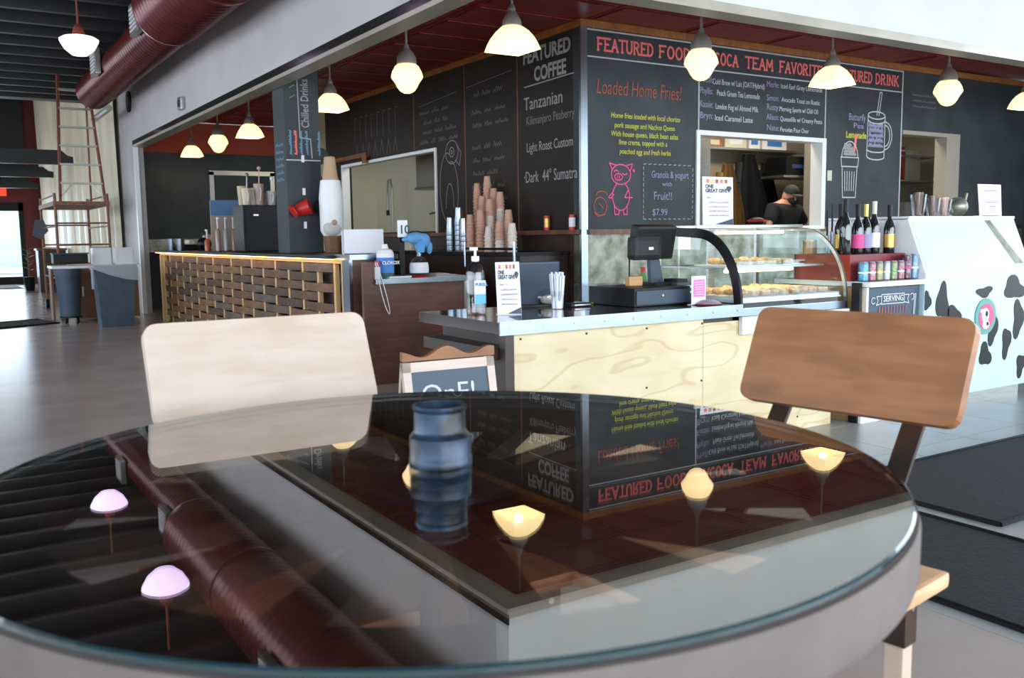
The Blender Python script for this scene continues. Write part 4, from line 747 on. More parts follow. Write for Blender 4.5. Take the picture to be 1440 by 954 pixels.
t = thing('sauce_bottle', 'small red-topped sauce bottle behind the till arm', 'bottle', (3.78, 4.42, zc)); obj('bottle_body', B().lathe([(.025, 0), (.025, .13), (.012, .17)], n=12), 'green', t); obj('cap', B().cyl((0, 0, .17), (0, 0, .2), .015), 'red', t)

# ================================================================== DISPLAY CASE
CX0, CX1, CYF, CYB, Z0, Z1 = 3.885, 4.80, 3.68, 4.42, .75, 1.235
DC = thing('display_case', 'curved glass pastry display case with black end frame and steel base', 'display case', (CX0, CYF, Z0)); W_ = CX1-CX0; DP = CYB-CYF; HT = Z1-Z0
def cur(n=12):
    P = []
    for i in range(n+1):
        a = i/n*PI/2; P.append((.36*(1-math.sin(a)) if False else .36*(1-math.cos(a))*1.0, (HT-.03)*math.sin(a)))
    return [(y, z+.02) for y, z in P]
cv = [(0, .0)]+cur()
for nm, x0, m in (('end_frame', -.012, 'black'), ('end_frame', W_-.005, 'steel')):
    b = B(); wd = .055 if m == 'black' else .02; outer = cv+[(DP-.2, HT)]; 
    inn = []
    for i, (y, z) in enumerate(outer):
        a = Vector(outer[max(0, i-1)]); c = Vector(outer[min(len(outer)-1, i+1)]); d = (c-a).normalized(); inn.append((y+d.y*wd, z-d.x*wd))
    for (a, c, e, f) in zip(outer, outer[1:], inn, inn[1:]):
        vs = [[b.bm.verts.new((x, p[0], p[1])) for p in (a, c, f, e)] for x in (x0, x0+.018)]
        b.bm.faces.new(vs[0]); b.bm.faces.new(vs[1][::-1])
        for i in range(4): b.bm.faces.new((vs[0][i], vs[0][(i+1) % 4], vs[1][(i+1) % 4], vs[1][i]))
    obj(nm, b, m, DC, 'black curved end frame' if m == 'black' else 'thin steel curved end frame')
b = B(); c2 = cv[1:]+[(.52, HT)]
for a, c in zip(c2, c2[1:]): b.bm.faces.new([b.bm.verts.new(p) for p in ((0.01, a[0], a[1]), (W_-.01, a[0], a[1]), (W_-.01, c[0], c[1]), (0.01, c[0], c[1]))])
bmesh.ops.remove_doubles(b.bm, verts=b.bm.verts, dist=1e-4); obj('curved_glass', b, 'glass', DC, smooth=True)
for x in (0.0, W_): obj('end_glass', B().prism([(0, 0)]+cur()+[(DP-.2, HT), (DP, HT), (DP, 0)], (x, 0, 0), (0, 1, 0), (0, 0, 1), .003), 'glass', DC)
obj('case_top', box((-.01, .36, HT-.008), (W_+.01, DP, HT+.012), .004), 'steel', DC); obj('case_base', box((-.01, 0, -.03), (W_+.01, DP, .02), .004), 'steel_bright', DC); obj('rear_frame', B().box((0, DP-.02, 0), (.03, DP, HT)).box((W_-.03, DP-.02, 0), (W_, DP, HT)).box((W_*.48, DP-.02, 0), (W_*.54, DP, HT)), 'steel', DC)
obj('mid_shelf', box((.02, .16, .235), (W_-.02, DP-.03, .247)), 'steel', DC); obj('deck', box((.02, .03, .045), (W_-.02, DP-.03, .055)), 'white', DC); obj('lower_lip', box((-.01, -.012, -.13), (.93, .015, -.03)), 'white_edge', DC)
for z in (HT-.035, .222): obj('strip_lamp', B().cyl((.08, .30 if z > .3 else .22, z), (W_-.25, .30 if z > .3 else .22, z), .010, n=8), 'strip', DC, 'lit warm strip lamp')
l = bpy.data.lights.new('case_glow', 'AREA'); l.shape = 'RECTANGLE'; l.size = .8; l.size_y = .3; l.energy = 2.2; l.color = (1, .86, .62); lo = bpy.data.objects.new('case_glow', l); col.objects.link(lo); lo.location = (4.33, 4.1, 1.2)
l2 = l.copy(); lo = bpy.data.objects.new('case_glow', l2); col.objects.link(lo); lo.location = (4.33, 4.0, .965)
pm = [B().ball((0, 0, .022), .035, (1.25, .9, .6), 10).mesh('pastry', 'pastry', True), B().lathe([(.018, 0), (.038, .0), (.042, .015), (.036, .03), (.018, .03)], n=14).mesh('pastry', 'iced', True), B().box((-.045, -.03, 0), (.045, .03, .03), bev=.012).mesh('pastry', 'pastry', True)]
for zz, n, gx, gy, x0, y0, sh in ((.248, 18, 6, 3, .20, .24, 'upper'), (.072, 45, 9, 5, .10, .10, 'lower')):
    tr = thing('pastry_tray', 'clear tray of pastries on the %s display shelf' % sh, 'tray', (CX0, CYF, Z0)); obj('tray_base', box((x0-.06, y0-.06, zz-.001 if sh == 'upper' else .056), (x0+gx*.088, y0+gy*.1, zz+.006)), 'white', tr); obj('tray_rim', box((x0-.065, y0-.065, zz), (x0+gx*.088, y0-.06, zz+.03)), 'jar', tr)
    for i in range(n):
        k = (i*7+3) % 3; c = bpy.data.objects.new('pastry', pm[k]); col.objects.link(c)
        c.location = (CX0+x0+(i % gx)*.085, CYF+y0+(i//gx)*.095, Z0+zz+.007); c.rotation_euler = (0, 0, rr.uniform(-.5, .5)); tag(c, '%s on the %s shelf of the display case' % (('golden oval pastry', 'iced ring pastry', 'square baked bar')[k], sh), 'pastry', '%s pastries on the %s shelf' % (('oval', 'iced ring', 'square')[k], sh))
give((4.33, 4.32, Z1+.013), .27, .31, 'large fundraiser sign standing on top of the pastry display case', .0, .03)

# ================================================================== DRINKS CABINET, BOTTLES, CANS
DK = thing('drinks_cabinet', 'wooden cabinet fronted by a SERVING chalkboard, white shelf on top', 'cabinet', (4.845, 3.58, 0))
obj('cabinet_body', box((.0, .03, .0), (.565, .7, .85)), wood('light_cab', (.55, .36, .17), (.42, .25, .11)), DK); obj('shelf_top', box((-.005, -.04, .855), (.572, .72, .885)), 'white_edge', DK); cb = obj('chalkboard_face', box((.04, .01, .35), (.56, .03, .845)), 'navychalk', DK); obj('white_frame', box((.02, .005, .33), (.04, .03, .85)), 'white_edge', DK); obj('kick_panel', box((-.01, .0, .0), (.572, .03, .34)), 'white', DK, 'white lower panel')
text('lettering', 'SERVING', .052, 'chalk', (.19, .007, .755), UX, UZ, cb, bold=.001); strokes('chalk_drawing', [[(.17, .74), (.17, .80), (.40, .80), (.40, .74), (.17, .74)], [(.17, .745), (.12, .735), (.135, .765), (.12, .79), (.17, .79)], [(.40, .745), (.45, .735), (.435, .765), (.45, .79), (.40, .79)], arc(.09, .765, .02, .02, 40, 320, 8), arc(.48, .775, .02, .02, -100, 140, 8), [(.50, .66), (.505, .79), (.52, .79), (.51, .66)]], .005, 'chalk', (0, .007, 0), UX, UZ, cb)
strokes('lettering', [[(.15+i*.03, .68), (.15+i*.03, .72)] for i in range(10)], .008, 'chalk_orange', (0, .007, 0), UX, UZ, cb)
tag(obj('black_bollard', B().box((4.818, 3.60, 0), (4.842, 3.66, .88)), 'black'), 'narrow black upright panel between display case and drinks cabinet', 'panel')
RB = thing('red_shelf_box', 'maroon wooden riser box carrying the wine bottles', 'box', (4.86, 3.70, .886)); obj('box_body', box((0, 0, 0), (.55, .45, .165), .004), 'maroon', RB); obj('box_side', box((-.012, 0, 0), (0, .42, .165)), 'redwall', RB)
cans = [(mat('can_blue', (0.03, 0.21, 0.372), .3, .4, c2=(0.137, 0.242, 0.337), scale=38, contrast=(.48, .54)), .12, 'sky blue'), (mat('can_pink', (0.252, 0.072, 0.096), .3, .4, c2=(0.267, 0.162, 0.176), scale=38, contrast=(.48, .54)), .12, 'red and white patterned'), (mat('can_olive', (0.18, 0.168, 0.06), .3, .4, c2=(0.225, 0.218, 0.155), scale=38, contrast=(.48, .54)), .12, 'olive and gold'), (mat('can_lilac', (0.27, 0.264, 0.312), .3, .4, c2=(0.277, 0.274, 0.302), scale=38, contrast=(.48, .54)), .12, 'pale lilac'), (mat('can_lime', (0.132, 0.168, 0.048), .3, .4, c2=(0.197, 0.218, 0.148), scale=38, contrast=(.48, .54)), .12, 'green and yellow'), (mat('can_rose', (0.216, 0.06, 0.084), .3, .4, c2=(0.246, 0.155, 0.169), scale=38, contrast=(.48, .54)), .12, 'red zigzag'), (mat('can_plum', (0.078, 0.018, 0.036), .3, .4, c2=(0.165, 0.131, 0.141), scale=38, contrast=(.48, .54)), .158, 'tall plum'), (mat('can_steelblue', (0.096, 0.18, 0.312), .3, .4, c2=(0.176, 0.225, 0.302), scale=38, contrast=(.48, .54)), .158, 'tall steel blue')]
for i, (m, h_, nm) in enumerate(cans):
    t = thing('drink_can', nm+' drink can in the row on the white shelf', 'can', (4.878+i*.0725, 3.625, .886), 0, 'drink cans'); obj('can_body', B().lathe([(.024, 0), (.031, .008), (.031, h_-.014), (.026, h_)], n=18), m, t, smooth=True); obj('can_lid', B().lathe([(.0262, h_-.004), (.0268, h_+.002), (.022, h_+.001)], n=18), 'steel_bright', t)
    obj('can_stripe', B().lathe([(.0313, h_*.42), (.0313, h_*.50)], n=18), ('white', 'white', 'gold', 'white', 'green', 'white', 'chalk_pink', 'white')[i], t)
wb_ = [(4.90, 3.78, .345, 'black', None, 'tallest dark wine bottle at the left of the row'), (4.955, 3.86, .32, 'black', 'gold', 'dark wine bottle with a gold and cream label'), (5.02, 3.78, .315, 'black', 'chalk_pink', 'wine bottle with a bright pink label'), (5.10, 3.78, .315, 'gold', 'chalk_lilac', 'wine bottle with amber foil and lilac label'), (5.185, 3.78, .335, 'cream', 'paper', 'sparkling wine bottle with cream foil top'), (5.26, 3.88, .315, 'black', 'maroon', 'rose wine bottle at the back of the row'), (5.345, 3.78, .312, 'black', 'gold', 'dark wine bottle with small gold label, rightmost')]
for x, y, h_, foil, lb, lab in wb_:
    t = thing('wine_bottle', lab, 'bottle', (x, y, 1.0515), 0, 'wine bottles on the maroon riser')
    obj('bottle_body', B().lathe([(.034, 0), (.037, .006), (.037, h_*.52), (.028, h_*.62), (.014, h_*.72), (.0135, h_)], n=20), 'bottle', t, smooth=True); obj('foil', B().lathe([(.0145, h_*.76), (.0155, h_+.002), (.003, h_+.003)], n=16), foil, t, smooth=True)
    if lb: obj('bottle_label', B().lathe([(.0378, h_*.12), (.0378, h_*.40)], n=20), lb, t, smooth=True)
for i, (px, py) in enumerate(((1164, 296), (1171, 287))):
    p = at(px, py, Y=4.2); t = thing('tap_handle', ('shorter', 'taller')[i]+' slim black and chrome dispenser pump left of the wine bottles', 'dispenser', (p.x, 4.2, .886), 0, 'slim dispensers'); hh = p.z-.886
    obj('dispenser_body', B().cyl((0, 0, 0), (0, 0, hh*.62), .012), 'steel_bright', t); obj('black_rod', B().cyl((0, 0, hh*.62), (0, 0, hh), .006), 'black', t)
t = thing('honey_jar', 'amber jar between the display case and the wine', 'jar', (4.93, 4.08, 1.052)); obj('jar_body', B().cyl((0, 0, 0), (0, 0, .08), .045, n=18), 'amber', t, smooth=True); obj('jar_lid', B().cyl((0, 0, .08), (0, 0, .092), .047, n=18), 'gold', t)

# ================================================================== FREEZER
FZ = thing('ice_cream_freezer', 'white ice cream freezer with black cow spots and slanted glass lid', 'freezer', (5.42, 3.56, 0))
obj('freezer_body', box((0, 0, .08), (1.25, .78, .88), .008), 'freezer', FZ); obj('kick_plate', box((.03, .03, 0), (1.22, .75, .08)), 'steel', FZ); obj('rim', box((-.005, -.008, .88), (1.255, .785, .925), .006), 'white', FZ)
for x_ in (0, 1.23): obj('lid_frame', B().prism([(0, 0), (.14, .35), (.78, .35), (.78, 0)], (x_, 0, .925), (0, 1, 0), (0, 0, 1), .02), 'white', FZ)
obj('lid_glass', B().prism([(.02, 0), (1.23, 0), (1.23, .376), (.02, .376)], (0, 0, .925), (1, 0, 0), (0, .372, .928), .006), mat('frosted_glass', (.62, .78, .80), .12), FZ, 'pale frosted slanted glass'); obj('lid_top', box((0, .13, 1.27), (1.25, .78, 1.29)), 'white', FZ)
obj('lid_reflection', B().prism([(.86, .36), (.93, .36), (1.17, .03), (1.06, .03)], (0, -.004, .925), (1, 0, 0), (0, .372, .928), .004), 'stone', FZ, 'dark diagonal strip painted as a reflection on the glass')  # dark strip laid on the lid glass to stand for a reflection
sp = [((.20, .72), (.045, .12), 5), ((.33, .60), (.06, .08), 8), ((.68, .77), (.06, .035), 2), ((.80, .52), (.045, .10), 4), ((.52, .30), (.05, .06), 6), ((.98, .40), (.04, .09), 1), ((1.05, .78), (.09, .07), 9), ((1.12, .56), (.05, .11), 3), ((.03, .74), (.03, .05), 7), ((.72, .33), (.05, .07), 12), ((.25, .30), (.07, .06), 15), ((1.18, .22), (.04, .07), 14)]
for (x, z), (a, c), sd in sp:
    r2 = random.Random(sd); ph = r2.uniform(0, 6); pts = []
    for i in range(24):
        u = 2*PI*i/24; f = 1+.22*math.sin(3*u+ph)+.12*math.sin(2*u-ph); pts.append((max(.004, min(1.246, x+1.45*a*f*math.cos(u))), z+1.1*c*f*math.sin(u)))
    obj('cow_spot', B().prism(pts, (0, -.003, 0), (1, 0, 0), (0, 0, 1), -.003), 'cow', FZ)
lg = obj('round_logo', B().cyl((.70, -.008, .60), (.70, -.003, .60), .125, n=32), mat('logo_green', (.10, .32, .27), .4), FZ, 'round green and pink cow emblem'); lg.scale = (1, 1, 1)
obj('logo_field', B().cyl((.705, -.010, .60), (.705, -.008, .60), .09, n=28), mat('logo_pink', (.70, .06, .20), .4), lg); obj('logo_cow', B().ball((.69, -.011, .61), .045, (1, .06, 1.1)).ball((.70, -.011, .545), .035, (1.2, .06, .9)).ball((.65, -.011, .64), .018, (1.3, .1, .8)), 'white', lg); obj('logo_spots', B().ball((.70, -.0145, .62), .017, (1, .06, 1.2)).ball((.715, -.0145, .55), .014, (1, .06, 1)), 'cow', lg)
for i, (px, m, lab) in enumerate(((1291, 'ledge', 'clear cup packed with waffle cones, tallest of three'), (1311, 'ledge', 'clear cup with brown-tipped cones, middle of three'), (1327, 'cup_blush', 'clear cup with pale pink napkins, right of three'))):
    p = at(px, 303, Y=3.85); h_ = (.15, .13, .12)[i]
    t = thing('cone_cup', lab, 'cup', (p.x, 3.85, 1.291), 0, 'cone cups on the freezer'); obj('cup_body', B().lathe([(.038, 0), (.055, h_), (.052, h_), (.035, .004)], n=16), 'jar', t, smooth=True)
    for k in range(3): obj('cone', B().cyl((.012*(k-1), .008*(k % 2), .01), (.022*(k-1), .01*(k % 2), h_+.015), .012, .02, n=10), m if k != 1 else 'paper', t)
p = at(1346, 303, Y=3.85); t = thing('cream_pitcher', 'speckled grey pitcher with a long spout on the freezer', 'pitcher', (p.x, 3.85, 1.291)); obj('pitcher_body', B().ball((0, 0, .07), .07, (1, 1, 1)), 'stone', t, smooth=True); obj('spout', B().tube([(.05, 0, .07), (.085, 0, .12), (.10, 0, .165)], .014, 8), 'stone', t); obj('handle', B().tube([(-.05, 0, .12), (-.11, 0, .09), (-.06, 0, .03)], .009, 8), 'stone', t)
p = at(1378, 307, Y=3.80); t = thing('freezer_sign', 'leaning white printed sign on the freezer top', 'sign', (p.x, 3.80, 1.291)); o = obj('sign_face', B().prism([(0, 0), (.28, 0), (.25, .23), (-.04, .23)], (0, 0, 0), (1, 0, 0), (0, 0, 1), -.006), 'paper', t); strokes('lettering', [scribble(.03, .18, .17, .008, rr), scribble(.05, .10, .17, .008, rr), scribble(.1, .07, .08, .006, rr), arc(.12, .14, .022, .018, 0, 180, 6)], .003, 'chalk_lilac', (0, -.003, 0), UX, UZ, o); obj('sign_stand', box((.02, 0, 0), (.25, .06, .006)), 'steel', t)

# ================================================================== KITCHEN BEHIND THE BOARD WINDOWS
t = thing('cold_room_door', 'tall steel cabinet doors behind the left of the board window', 'cabinet', (8.1, 9.1, 0)); obj('cabinet_body', box((-.1, 0, 0), (.85, .35, 2.5)), mat('tan_steel', (.30, .25, .18), .35, .6), t); d_ = obj('door', box((-.08, -.02, .1), (.36, 0, 2.45)), mat('tan_steel2', (.36, .30, .22), .35, .6), t); obj('latch', box((.22, -.05, 1.98), (.4, -.02, 2.03)), 'white', d_); obj('dark_gap', box((.36, -.015, .1), (.45, -.0, 2.45)), 'black', t); obj('door', box((.45, -.02, .1), (.84, 0, 2.45)), 'steel', t)
def garment(n, x0, y, z1, w_, h_, m, lab):
    t = thing(n, lab, 'coat', (x0, y, z1)); b = B(); N = 14; rows_ = []
    for j in range(7):
        v = j/6; rw = w_*(.35+.65*min(1, v*1.6)); rows_.append([b.bm.verts.new((w_/2+rw*(i/N-.5)+v*.05, -.09*abs(math.sin(i*1.3))*(.4+v)-.02, -h_*v)) for i in range(N+1)])
    for a, c in zip(rows_, rows_[1:]):
        for i in range(N): b.bm.faces.new((a[i], a[i+1], c[i+1], c[i]))
    bmesh.ops.solidify(b.bm, geom=b.bm.faces[:], thickness=.02); obj('coat_cloth', b, m, t, smooth=True); obj('hook', B().tube([(w_/2, 0, .0), (w_/2, .06, .04)], .008), 'steel', t)
    obj('sleeve', B().tube([(w_*.15, -.06, -.12), (w_*.05, -.09, -h_*.4), (w_*.08, -.08, -h_*.7)], .05, 10), m, t, smooth=True)
garment('tan_coat', 9.0, 9.1, 2.12, .50, .95, 'brown_coat', 'tan brown coat hanging left in the board window'); garment('black_jacket', 9.45, 9.2, 2.28, .62, 1.0, 'blackcloth', 'black jacket hanging behind the kitchen worker'); garment('dark_apron', 10.1, 9.40, 2.2, .45, 1.0, 'blackcloth', 'black apron hanging at the right behind the worker')
obj_ = thing('kitchen_shelf', 'wall shelf of boxes above the hanging coats', 'shelf', (9.0, 9.2, 2.34)); obj('shelf_board', box((0, 0, 0), (2.0, .3, .03)), 'steel', obj_)
for i, (x, w_, h_, m, lab) in enumerate(((9.05, .28, .13, 'orange_trim', 'orange-brown box'), (9.38, .42, .20, 'cream', 'cream box'), (9.85, .22, .24, 'white', 'white box with a blue panel'), (10.12, .5, .2, 'paper', 'long white box'))):
    t = thing('shelf_box', lab+' on the kitchen wall shelf', 'box', (x, 9.25, 2.37), 0, 'boxes on the kitchen shelf'); bb = obj('box_body', box((0, 0, 0), (w_, .2, h_), .004), m, t); obj('box_panel', box((w_*.2, -.003, h_*.25), (w_*.8, 0, h_*.75)), ('cream', 'paper', 'blue', 'blue')[i], t)
t = thing('black_oven', 'black countertop oven with a blue display behind the worker', 'oven', (10.05, 8.75, 1.98)); obj('oven_body', box((0, 0, 0), (.75, .35, .26), .01), 'black', t); obj('display', box((.12, -.004, .1), (.45, 0, .15)), mat('blue_display', (.03, .05, .18), .3), t); obj('bracket_shelf', box((-.05, 0, -.03), (.85, .5, 0)), 'steel', t)
t = thing('steel_fridge', 'brushed steel fridge at the right of the board window', 'fridge', (10.35, 8.1, 0)); obj('fridge_body', box((0, 0, 0), (1.15, .6, 2.6), .01), mat('fridge_panel', (.42, .38, .30), .45, .15), t); obj('handle', B().cyl((.06, -.04, 1.1), (.06, -.04, 1.7), .012), 'steel', t)
tag(obj('wall_note', box((9.09, SY-.012, 1.80), (9.17, SY-.004, 1.92)), 'cream'), 'small cream note taped right of the board window', 'note')
t = thing('storage_rack', 'two-shelf storage rack in the right pass-through', 'rack', (12.2, 8.6, 0))
for z in (1.3, 1.93, 2.3): obj('shelf_board', box((-.6, 0, z), (1.1, .5, z+.025)), 'steel', t)
for x in (-.6, 1.08): obj('post', box((x, 0, 0), (x+.025, .03, 2.6)), 'steel', t)
for i, (x, z, w_, h_, m, lab) in enumerate(((11.75, 1.955, .55, .34, 'black', 'black box on the rack'), (12.36, 1.955, .2, .5, 'red', 'red folder stack'), (12.6, 1.955, .35, .45, 'cream', 'cream binder row'), (11.9, 1.325, .5, .2, 'gold', 'tan basket'), (12.6, 1.325, .3, .3, 'paper', 'white bag'))):
    t = thing('rack_item', lab+' in the right pass-through', 'box', (x, 8.65, z)); obj('box_body', box((0, 0, 0), (w_, .3, h_), .02), m, t); obj('box_edge', box((0, -.004, h_*.85), (w_, 0, h_*.9)), 'white', t)

# ------------------------------------------------------------------ the kitchen worker
def skin(name, verts, edges, radii, m, parent, sub=2, root=0):
    me = bpy.data.meshes.new(name); me.from_pydata(verts, edges, []); o = bpy.data.objects.new(name, me); col.objects.link(o)
    sk = o.modifiers.new('s', 'SKIN'); sk.use_smooth_shade = True; ss = o.modifiers.new('u', 'SUBSURF'); ss.levels = ss.render_levels = sub
    for i, r in enumerate(radii): me.skin_vertices[0].data[i].radius = r if isinstance(r, tuple) else (r, r)
    me.skin_vertices[0].data[root].use_root = True
    dg = bpy.context.evaluated_depsgraph_get(); dg.update(); m2 = bpy.data.meshes.new_from_object(o.evaluated_get(dg)); bpy.data.objects.remove(o)
    m2.materials.clear(); m2.materials.append(K[m]); return obj(name, m2, m, parent)
hp = at(1110, 272, Y=8.0)
PE = thing('person', 'person in a black cap, black face mask and black t-shirt looking down behind the window', 'person', (hp.x-.02, 8.05, 0), 0)
zh = hp.z
V_ = [(0, 0, 1.0), (-.02, 0, 1.25), (-.04, 0, 1.42), (-.02, -.02, 1.50), (.03, -.03, 1.62),
      (-.21, 0, 1.42), (-.36, -.05, 1.17), (-.20, -.26, 1.08), (.18, -.02, 1.40), (.34, -.06, 1.16), (.16, -.27, 1.07),
      (-.10, 0, .92), (-.11, 0, .5), (-.11, 0, .08), (-.10, -.12, .04), (.10, 0, .92), (.11, 0, .5), (.11, 0, .08), (.10, -.12, .04)]
E_ = [(0, 1), (1, 2), (2, 3), (3, 4), (2, 5), (5, 6), (6, 7), (2, 8), (8, 9), (9, 10), (0, 11), (11, 12), (12, 13), (13, 14), (0, 15), (15, 16), (16, 17), (17, 18)]
Rr = [(.15, .11), (.14, .10), (.12, .09), .055, .06, .062, .045, .03, .062, .045, .03, .09, .06, .04, .035, .09, .06, .04, .035]
for base, sx in ((7, 1), (10, -1)):
    for f in range(5):
        p0 = Vector(V_[base]); i0 = len(V_); dx = (-.03+.015*f)
        tip = (p0.x+dx*1.3, p0.y-.10+.01*abs(f-2), p0.z-.03) if f else (p0.x+sx*.05, p0.y-.05, p0.z-.01)
        mid = ((p0.x*.4+tip[0]*.6), (p0.y*.4+tip[1]*.6), p0.z+.005)
        V_ += [mid, tip]; E_ += [(base, i0), (i0, i0+1)]; Rr += [.010, .008]
sc_z = (zh+.045)/1.62
V_ = [(x, y, z*sc_z) for x, y, z in V_]
body = skin('body', V_, E_, Rr, 'skin', PE, 2)
hc_ = Vector((.05, -.05, zh-.03))
hd = B(); hd.ball((0, 0, 0), .10, (.92, .80, 1.18), 20)
for v in hd.bm.verts:
    if v.co.z < -.02 and v.co.x > 0: v.co.x *= .95
    if v.co.z < -.05: v.co.y *= .8
hd.ball((.105, -.01, -.015), .016, (1.2, 1, 1.4), 8); hd.ball((-.01, -.085, -.005), .022, (1, .4, 1.5), 8); hd.ball((.085, -.035, .01), .009, (1, 1, .7), 8)
HT_ = Matrix.Rotation(-.45, 4, 'Z') @ Matrix.Rotation(.35, 4, 'Y')
ho = obj('head', hd, 'skin', PE, smooth=True); ho.location = hc_; obj('eye', B().ball((.084, -.032, .016), .006, n=8), 'black', ho); obj('eye', B().ball((.084, .032, .016), .006, n=8), 'black', ho); ho.rotation_euler = (0, .30, -1.75)
obj('hair', B().ball((-.02, 0, .0), .103, (.85, .82, 1.0), 16), mat('dark_hair', (.02, .013, .01), .7), ho, smooth=True).location = (-.012, .01, .02)
b = B().ball((0, 0, .035), .112, (.98, .86, .95), 20)
for v in list(b.bm.verts):
    if v.co.z < .035: v.co.z = .035
b.ball((.115, 0, .040), .075, (1.0, .95, .12), 16); cp = obj('cap', b, mat('black_cap', (.02, .02, .02), .8), PE, smooth=True); cp.location = hc_; cp.rotation_euler = (0, .30, -1.75)
b = B().ball((.042, 0, -.048), .078, (.98, .98, .88), 16); fm = obj('face_mask', b, 'mask', PE, smooth=True); fm.location = hc_; fm.rotation_euler = (0, .30, -1.75)
TV = [(0, 0, .95), (-.02, 0, 1.25), (-.03, 0, 1.435), (-.21, 0, 1.40), (-.33, -.03, 1.22), (.18, -.02, 1.38), (.31, -.05, 1.20)]
skin('t_shirt', [(x, y, z*sc_z) for x, y, z in TV], [(0, 1), (1, 2), (2, 3), (3, 4), (2, 5), (5, 6)], [(.20, .14), (.20, .135), (.17, .115), .10, .085, .10, .085], 'blackcloth', PE)
TV = [(0, 0, 1.0), (-.10, 0, .9), (-.11, 0, .5), (-.11, 0, .1), (.10, 0, .9), (.11, 0, .5), (.11, 0, .1)]
skin('trousers', [(x, y, z*sc_z) for x, y, z in TV], [(0, 1), (1, 2), (2, 3), (0, 4), (4, 5), (5, 6)], [(.16, .12), .11, .075, .06, .11, .075, .06], 'blackcloth', PE)
text('lettering', 'One Life', .05, 'chalk_mid', (-.09, -.145, 1.30*sc_z), UX, UZ, PE)
t = thing('prep_counter', 'steel prep counter below the board window', 'counter', (7.2, 7.46, 0)); obj('counter_top', box((0, 0, 1.0), (3.0, .34, 1.03)), 'steel', t); obj('counter_body', box((.05, 0, 0), (2.2, .3, 1.0)), 'steel', t)
t = thing('red_bowl', 'dark red bowl on the sill left of the worker', 'bowl', (8.0, 7.38, 1.271)); obj('bowl_body', B().lathe([(.05, 0), (.12, .07), (.11, .07), (.045, .01)], n=20), 'red', t, smooth=True); obj('bowl_contents', B().ball((0, 0, .05), .1, (1, 1, .5)), 'black', t, smooth=True)

# ================================================================== A-FRAME SIGN
AF = thing('a_frame_sign', 'wood-framed sandwich chalkboard with scalloped top beside the plywood counter', 'sign', (1.80, 3.35, 0), -.06)
W2, Hh = .21, .70; lean = .14
fr = obj('front_frame', B().box((-W2, -.012, 0), (-W2+.035, .012, Hh)).box((W2-.035, -.012, 0), (W2, .012, Hh)).box((-W2, -.012, Hh-.04), (W2, .012, Hh)).box((-W2, -.012, .10), (W2, .012, .14)), 'birch', AF); fr.location = (0, -lean, 0); fr.rotation_euler = (-lean/Hh*1.0, 0, 0)
ch = obj('chalkboard', box((-W2+.035, -.006, .14), (W2-.035, .006, Hh-.04)), 'navychalk', AF); ch.location = fr.location; ch.rotation_euler = fr.rotation_euler
pts = [(-W2, 0)]+[(-W2+2*W2*i/24, .022+.018*math.cos(i/24*4*PI+.4)+.014*math.sin(i/24*PI)) for i in range(25)]+[(W2, 0)]
obj('scalloped_top', B().prism(pts, (0, -.02, Hh-.005), (1, 0, 0), (0, 0, 1), -.03), 'maple', AF)
rf = obj('rear_frame', B().box((-W2, -.01, 0), (-W2+.035, .01, Hh)).box((W2-.035, -.01, 0), (W2, .01, Hh)).box((-W2, -.01, .3), (W2, .01, .34)), 'birch', AF); rf.location = (0, lean, 0); rf.rotation_euler = (lean/Hh, 0, 0)
text('lettering', 'OnE!', .115, 'chalk', (-.14, -.008, .525), UX, UZ, ch, bold=0, width=.24); text('lettering', 'FREE\nDRINK', .08, 'chalk_mid', (-.02, -.008, .40), UX, UZ, ch)
strokes('lettering', [[(.02+i*.03, .30), (.04+i*.03, .30)] for i in range(4)]+[[(.0, .26-.05*i), (.14, .26-.05*i)] for i in range(2)], .006, 'chalk_yellow', (0, -.008, 0), UX, UZ, ch)

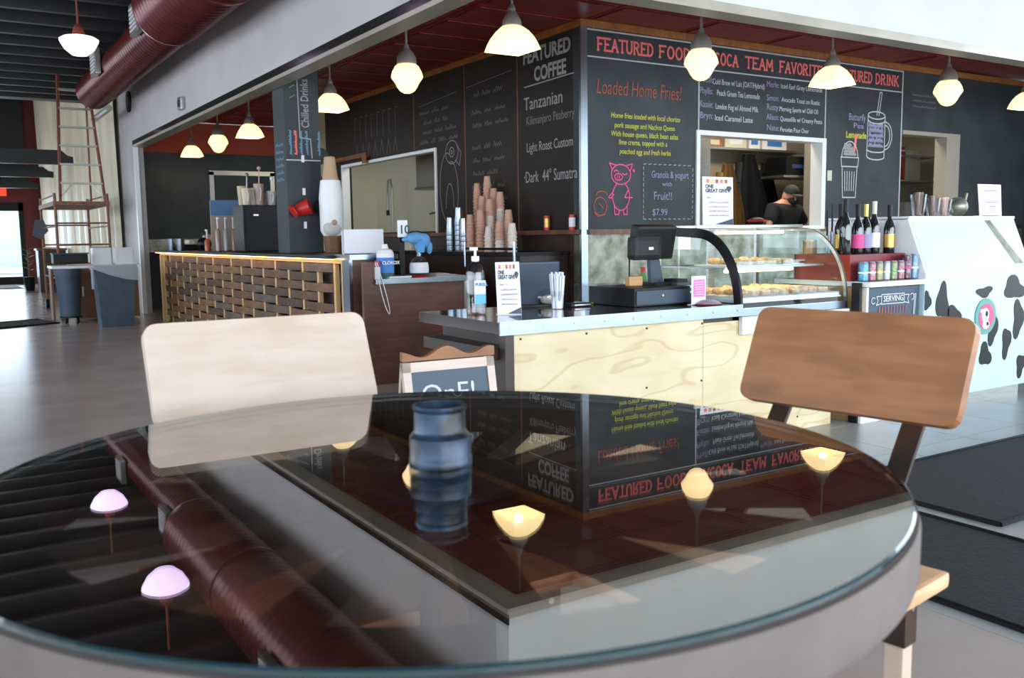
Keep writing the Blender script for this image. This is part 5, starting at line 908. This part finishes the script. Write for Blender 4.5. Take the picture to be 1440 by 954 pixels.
# ================================================================== CHAIRS
def chair(lab, loc, rz, wood_, edge_):
    t = thing('dining_chair', lab, 'chair', loc, rz, 'dining chairs at the round table')
    # local: origin on the floor under the middle of the seat's rear edge; sitter faces -y
    def rbox(w2, z0, z1, th, rad, bend=.0):
        pts = []
        for cx, cz, a0 in ((w2-rad, z1-rad, 0), (-w2+rad, z1-rad, 90), (-w2+rad, z0+rad, 180), (w2-rad, z0+rad, 270)):
            for i in range(5): a = math.radians(a0+i*22.5); pts.append((cx+rad*math.cos(a), cz+rad*math.sin(a)))
        return pts
    w2 = .312; L_ = math.hypot(.11, .26); V = Vector((0, .11, .26)).normalized()
    b = B().prism(rbox(w2, 0, L_, 0, .035), (0, .30, .72), (1, 0, 0), V, -.034)
    bmesh.ops.bevel(b.bm, geom=[e for e in b.bm.edges if len(e.link_faces) == 2 and e.calc_face_angle(0) > 1.2], offset=.004, segments=2, affect='EDGES')
    obj('backrest', b, wood_, t)
    obj('seat', B().box((-.425, -.56, .425), (.425, .03, .46), bev=.012), edge_, t)
    for s in (-1, 1):
        pb = B()
        path = [(-.10, .415), (.10, .43), (.20, .52), (.33, .70), (.425, .93)]
        for (y0, z0), (y1, z1) in zip(path, path[1:]):
            d = Vector((0, y1-y0, z1-z0)); pb.prism([(0, -.006), (d.length+.004, -.006), (d.length+.004, .006), (0, .006)], (s*.19-.028, y0+.012, z0), d.normalized(), Vector((0, -d.z, d.y)).normalized(), .056)
        obj('back_post', pb, 'iron', t, 'flat black steel back post')
        for yy in (-.045, -.49):
            lg = obj('leg', box((s*.35-.022, yy-.022, 0), (s*.35+.022, yy+.022, .34), .004), 'birch', t)
            br = obj('leg_bracket', box((s*.35-.027, yy-.027, .30), (s*.35+.027, yy+.027, .425)), 'iron', t, 'black steel leg bracket'); obj('bolt', B().cyl((s*.35, yy-.031, .385), (s*.35, yy-.027, .385), .007, n=10).cyl((s*.35+s*.027, yy, .385), (s*.35+s*.031, yy, .385), .007, n=10), 'steel', br)
    obj('seat_rail', B().box((-.33, -.08, .395), (.33, -.06, .425)).box((-.33, -.50, .395), (.33, -.48, .425)), 'iron', t); return t
chair('dining chair with pale sunlit wooden backrest at the left of the round table', (.770, 2.14, 0), 0, 'birch', 'maple')
chair('dining chair with brown wooden backrest at the right of the round table', (1.727, 1.527, 0), -math.atan2(.99, .16), 'maple', 'maple_edge')

# ================================================================== TABLE
TB = thing('round_table', 'round glass-topped table made from a spoked wheel, in the foreground', 'table', (.765, 1.46, 0))
b = B(); b.caps = False; b.lathe([(.66, .70), (.66, .765), (.785, .765), (.785, .70), (.66, .70)], n=96)
obj('wheel_rim', b, 'iron', TB, 'dark wheel rim', smooth=True)
b = B(); b.caps = False; b.lathe([(.785, .685), (.785, .770), (.805, .770), (.808, .76), (.808, .695), (.805, .685), (.785, .685)], n=128); obj('outer_band', b, 'tire', TB, 'weathered grey-brown outer band', smooth=True)
for k in range(14):
    a = math.radians(45+k*360/14); d = Vector((math.cos(a), math.sin(a), 0)); n_ = Vector((-d.y, d.x, 0))
    obj('spoke', B().prism([(.10, -.026), (.67, -.046), (.67, .046), (.10, .026)], (0, 0, .705), d, n_, .04), 'iron', TB)
obj('hub', B().lathe([(.05, .60), (.10, .62), (.115, .70), (.115, .755), (.06, .765)], n=32), 'iron', TB, smooth=True)
obj('hub_flange', B().lathe([(.10, .745), (.155, .75), (.155, .762), (.10, .766)], n=40), 'pipe', TB, 'dark blue hub flange', smooth=True)
b = B(); b.caps = False; b.lathe([(.057, .784), (.058, .786), (.0575, .800), (.056, .802), (.056, .838), (.050, .845), (.047, .850), (.0465, .885), (.049, .888), (.049, .896), (.043, .896), (.042, .86), (.042, .80)], n=48)
obj('hub_sleeve', b, 'pipe', TB, 'blue glazed cylindrical hub end above the glass', smooth=True); obj('hub_core', B().cyl((0, 0, .784), (0, 0, .80), .045, n=24), 'black', TB)
gb = B().lathe([(.003, .772), (.797, .772), (.80, .775), (.80, .781), (.797, .784), (.003, .784)], n=160); gm = gb.mesh('glass_top', 'tableglass'); gm.materials.append(K['tableedge'])
for p in gm.polygons:
    if abs(p.normal.z) < .95 and p.center.xy.length > .7: p.material_index = 1
obj('glass_top', gm, None, TB, 'dark reflective glass top')
obj('pedestal', B().cyl((0, 0, .03), (0, 0, .62), .045, n=20), 'iron', TB)
for k in range(4): a = k*PI/2+.5; obj('foot', B().prism([(0, -.03), (.34, -.02), (.34, .02), (0, .03)], (0, 0, 0), (math.cos(a), math.sin(a), 0), (-math.sin(a), math.cos(a), 0), .03), 'iron', TB)
